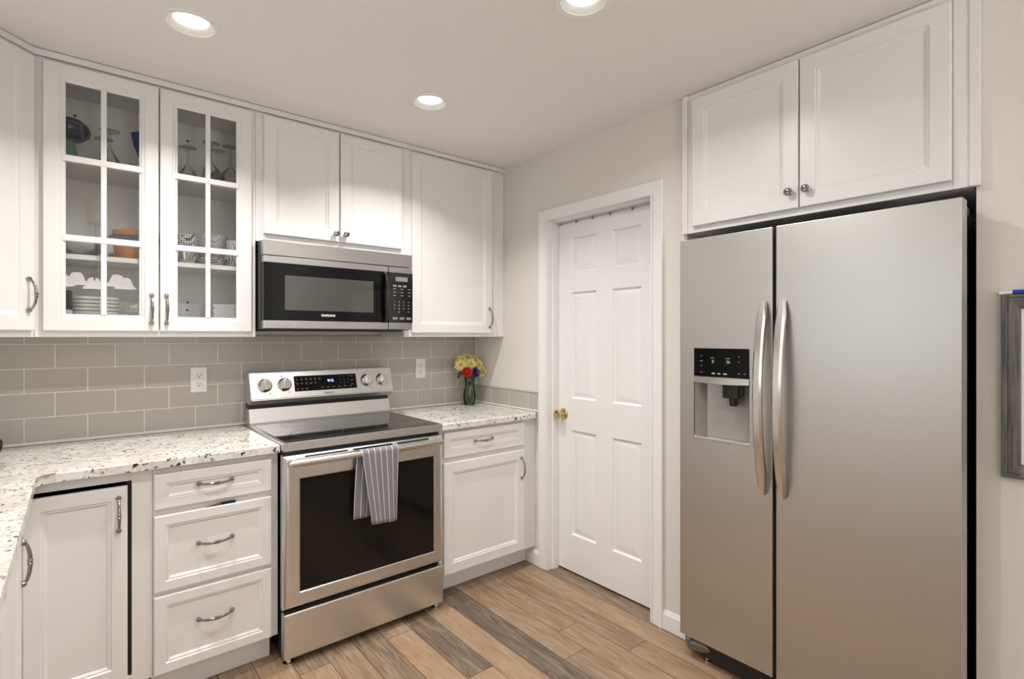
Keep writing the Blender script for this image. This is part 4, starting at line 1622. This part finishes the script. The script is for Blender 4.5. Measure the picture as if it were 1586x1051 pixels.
tube(bm, [(-.012, -2.6735, BZ1 + .0052), (-.012, -2.676, BZ1 + .0058), (-.012, -2.7050, BZ1 + .0062)], [.0025, .0058, .006], 14); obj('barrel', bm, M['white'], t)
bm = NB()
tube(bm, [(-.012, -2.7050, BZ1 + .0068), (-.012, -2.7560, BZ1 + .0068), (-.012, -2.758, BZ1 + .0068)], [.0068, .0066, .005], 14); obj('cap', bm, M['blue'], t)

# ------------------------------------------------------------------ dishes behind the glass doors
SU, SL, SB = 2.0602, 1.6882, 1.3942 + .0002


def simple(name, label, cat, prof, loc, mat, group=None, seg=32, rot=None):
    b = NB()
    lathe(b, prof, (0, 0, 0), 'z', seg)
    if rot is not None: b.transform(rot)
    o = obj(name, b, mat, None, ang=40)
    o.location = loc
    return tag(o, label, cat, group)


t = thing('goblet', 'navy and silver glazed goblet on a pale green foot, top left behind glass', 'goblet', (-2.150, -.170, SU))
bm = NB(); lathe(bm, [(0, .001), (.040, .001), (.041, .006), (.030, .040), (.021, .080), (.018, .098), (0, .099)], (-2.150, -.170, SU), 'z', 28); obj('foot', bm, M['celadon'], t)
bm = NB(); lathe(bm, [(0, .098), (.022, .098), (.045, .103), (.066, .122), (.072, .142), (.066, .162), (.048, .180), (.032, .186), (.028, .184), (.0, .176)], (-2.150, -.170, SU), 'z', 32); obj('bowl', bm, M['navy'], t)

martini = [(.056, .0005), (.0575, .001), (.032, .052), (.006, .094), (.0042, .104), (.0040, .160), (.0055, .166), (.034, .170), (.036, .173), (.0, .1745)]
GW = 'upside-down stemware on the top shelf behind glass'
simple('martini_glass', 'upside-down martini glass in the middle of the left glass door, front one', 'glass', martini, (-2.018, -.165, SU), M['clear'], GW)
simple('martini_glass', 'upside-down martini glass just behind another on the left top shelf', 'glass', [(r_ * .95, h_ * .93) for r_, h_ in martini], (-2.035, -.068, SU), M['clear'], GW)
simple('martini_glass', 'upside-down martini glass at the left of the right glass door', 'glass', [(r_, h_ * .96) for r_, h_ in martini], (-1.735, -.165, SU), M['clear'], GW)
simple('martini_glass', 'upside-down martini glass at the edge of the right door, beside its left stile', 'glass', [(r_ * .9, h_ * .86) for r_, h_ in martini], (-1.800, -.085, SU), M['clear'], GW)
wine = [(.030, .0005), (.0315, .001), (.038, .030), (.040, .055), (.034, .085), (.014, .106), (.0045, .116), (.0042, .195), (.006, .201), (.034, .206), (.036, .209), (0, .2105)]
simple('wine_glass', 'upside-down wine glass behind the upright bar of the right glass door', 'glass', wine, (-1.640, -.165, SU), M['clear'], GW)
simple('wine_glass', 'rightmost upside-down wine glass on the top shelf', 'glass', wine, (-1.560, -.165, SU), M['clear'], GW)
simple('wine_glass', 'upside-down wine glass at the back between two others on the top shelf', 'glass', wine, (-1.600, -.070, SU), M['clear'], GW)
simple('tumbler', 'cobalt blue flared cup half hidden by the left glass door frame', 'cup', [(0, .001), (.016, .001), (.020, .012), (.012, .040), (.018, .070), (.040, .130), (.050, .180), (.047, .180), (.036, .128), (.0, .072)],
       (-1.897, -.165, SU), M['blueglass'])

simple('glass_bowl', 'wide clear glass bowl on the lower shelf behind the left door', 'bowl', [(0, .001), (.045, .001), (.075, .030), (.090, .078), (.092, .080), (.086, .078), (.070, .032), (.040, .006), (0, .005)],
       (-2.115, -.150, SL), M['clear'])
bowl_s = lambda R_, h, base: [(0, .0005), (base, .0005), (base + .003, .004), (R_ * .92, h * .62), (R_, h), (R_ - .004, h + .001), (R_ * .86, h * .66), (base * .8, .010), (0, .009)]
simple('crock', 'amber glazed crock at the bottom of the bowl stack, lower shelf', 'pot', [(0, .0005), (.070, .0005), (.078, .008), (.083, .070), (.086, .078), (.080, .079), (.072, .012), (0, .010)],
       (-1.925, -.155, SL), M['amber'])
simple('serving_bowl', 'dark teal wide-rimmed bowl between the two amber ones', 'bowl', [(0, .0795), (.050, .0795), (.082, .083), (.102, .092), (.105, .100), (.100, .101), (.080, .090), (0, .084)],
       (-1.925, -.155, SL), M['teal'])
simple('crock', 'shallow amber glazed bowl on top of the stack, lower shelf', 'bowl', [(0, .1015), (.076, .1015), (.083, .106), (.086, .124), (.082, .130), (.074, .131), (.070, .112), (0, .108)],
       (-1.925, -.155, SL), M['amber'])
bwA = banded_mat('black_white_glaze', [(-9, (0.80, 0.79, 0.76), (0.03, 0.03, 0.035), 0.13)], 105)
bwB = banded_mat('dotted_glaze', [(-9, (0.03, 0.03, 0.035), (0.75, 0.73, 0.70), 0.12), (0.024, (0.75, 0.73, 0.70), (0.30, 0.10, 0.07), 0.13)], 110)
bwC = banded_mat('red_rim_glaze', [(-9, (0.80, 0.78, 0.74), (0.03, 0.03, 0.035), 0.10), (0.026, (0.80, 0.77, 0.72), (0.42, 0.13, 0.08), 0.16)], 110)
bwD = banded_mat('small_dot_glaze', [(-9, (0.76, 0.73, 0.69), (0.30, 0.14, 0.12), 0.055), (0.02, (0.78, 0.755, 0.72), (0.10, 0.08, 0.08), 0.06)], 130)
GB = 'patterned bowls on the lower shelf behind glass'


def up(R_, h, base, z): return [(r_, h_) for r_, h_ in bowl_s(R_, h, base)]


simple('steel_bowl', 'small shiny steel bowl under the black and white one behind the right door', 'bowl', up(.050, .062, .030, 0), (-1.752, -.232, SL), M['chrome'])
simple('patterned_bowl', 'black and white patterned bowl at the left of the right glass door', 'bowl', up(.056, .060, .034, 0), (-1.752, -.232, SL + .0630), bwA, GB)
simple('patterned_bowl', 'lowest bowl of the middle stack, dark with pale dots', 'bowl', up(.072, .040, .050, 0), (-1.640, -.150, SL), bwB, GB)
simple('patterned_bowl', 'middle bowl of the centre stack with a red patterned rim', 'bowl', up(.073, .042, .050, 0), (-1.640, -.150, SL + .0415), bwC, GB)
simple('patterned_bowl', 'top bowl of the centre stack, pale with small dots', 'bowl', up(.074, .062, .052, 0), (-1.640, -.150, SL + .0850), bwD, GB)
simple('patterned_bowl', 'black and white bowl at the far right of the lower shelf', 'bowl', up(.042, .060, .030, 0), (-1.552, -.240, SL), bwA, GB)
simple('patterned_bowl', 'pale dotted bowl on top at the far right of the lower shelf', 'bowl', up(.042, .058, .030, 0), (-1.552, -.240, SL + .0615), bwD, GB)

plate = [(0, .0005), (.076, .0005), (.081, .002), (.083, .006), (.083, .0120), (.081, .0135), (.078, .0130), (.074, .006), (0, .004)]
GP = 'white plates stacked in the bottom of the glass cabinet'
for k in range(9):
    z = SB + k * .0150
    ords = ['bottom', 'second from the bottom', 'third from the bottom', 'fourth from the bottom', 'middle', 'fourth from the top', 'third from the top', 'second from the top', 'top'][k]
    simple('plate', 'white plate behind the left glass door, %s of the stack' % ords, 'dish', plate, (-2.068, -.165, z), M['china'], GP)
mug = [(0, .0005), (.036, .0005), (.038, .004), (.038, .074), (.036, .076), (.035, .074), (.034, .008), (0, .007)]
stripe = banded_mat('striped_glaze', [(-9, (0.02, 0.02, 0.025), (0.02, 0.02, 0.025), 0.0), (.020, (0.8, 0.8, 0.78), (.8, .8, .78), 0), (.036, (.02, .02, .025), (.02, .02, .025), 0), (.058, (.8, .8, .78), (.8, .8, .78), 0)], 20)
simple('mug', 'black and white banded mug at the lower left corner behind glass', 'mug', mug, (-2.176, -.240, SB), stripe)
simple('mug', 'dark mug stacked on the banded mug behind glass', 'mug', mug, (-2.176, -.240, SB + .0765), M['blackgloss'])
R90 = Matrix.Rotation(PI / 2 - .16, 4, 'X')
b_rot = Matrix.Translation((0, 0, .064)) @ R90
simple('glass_plate', 'round clear glass plate standing on edge right of the white stack', 'plate', [(0, 0), (.045, 0), (.062, .006), (.064, .008), (.060, .009), (.044, .004), (0, .004)], (-1.945, -.110, SB), M['clear'], rot=b_rot)
# square white dishes on the right
GQ = 'square white dishes stacked at lower right behind glass'
for k in range(5):
    bm = NB()
    w0, w1 = .040, .047 + .001 * k
    a = ring(bm, [(-w0, -w0, 0), (w0, -w0, 0), (w0, w0, 0), (-w0, w0, 0)])
    b = ring(bm, [(-w1, -w1, .024), (w1, -w1, .024), (w1, w1, .024), (-w1, w1, .024)])
    c = ring(bm, [(-w1 + .003, -w1 + .003, .024), (w1 - .003, -w1 + .003, .024), (w1 - .003, w1 - .003, .024), (-w1 + .003, w1 - .003, .024)])
    e = ring(bm, [(-w0 + .004, -w0 + .004, .004), (w0 - .004, -w0 + .004, .004), (w0 - .004, w0 - .004, .004), (-w0 + .004, w0 - .004, .004)])
    bridge(bm, a, b); bridge(bm, b, c); bridge(bm, c, e); cap(bm, a); cap(bm, e)
    o = obj('square_dish', bm, M['china'], None)
    o.location = (-1.593, -.160, SB + k * .0275 if k == 0 else SB + k * .0245)
    tag(o, 'square white dish, %s of the stack behind the right glass door' % ['lowest', 'second lowest', 'middle', 'second highest', 'topmost'][k], 'dish', GQ)

# ------------------------------------------------------------------ the table lamp cluster behind the camera, seen as a reflection in the glass doors
t = thing('chandelier', 'chandelier with lit white bell shades, seen only as a reflection in the glass doors', 'light', (-1.99, -4.05, CEIL))
CHZ = 1.90
bm = NB(); tube(bm, [(-1.99, -4.05, CEIL), (-1.99, -4.05, CHZ + .06)], .008, 10); lathe(bm, [(.06, 0), (.055, -.02), (.01, -.03)], (-1.99, -4.05, CEIL), 'z', 24); ball(bm, (-1.99, -4.05, CHZ + .05), .03)
obj('stem', bm, M['bronze'], t)
for k in range(5):
    a = 2 * PI * k / 5 + .9
    px, py = -1.99 + .25 * math.cos(a), -4.05 + .25 * math.sin(a)
    bm = NB(); tube(bm, [(-1.99, -4.05, CHZ + .05), ((-1.99 + px) / 2, (-4.05 + py) / 2, CHZ + .01), (px, py, CHZ + .06), (px, py, CHZ + .04)], .006, 8); obj('arm', bm, M['bronze'], t)
    bm = NB(); lathe(bm, [(.024, .045), (.040, .035), (.052, .005), (.064, -.030), (.090, -.060), (.086, -.060), (.060, -.030), (.048, .004), (.036, .031), (.0, .040)], (px, py, CHZ), 'z', 24); obj('shade', bm, M['shade'], t)
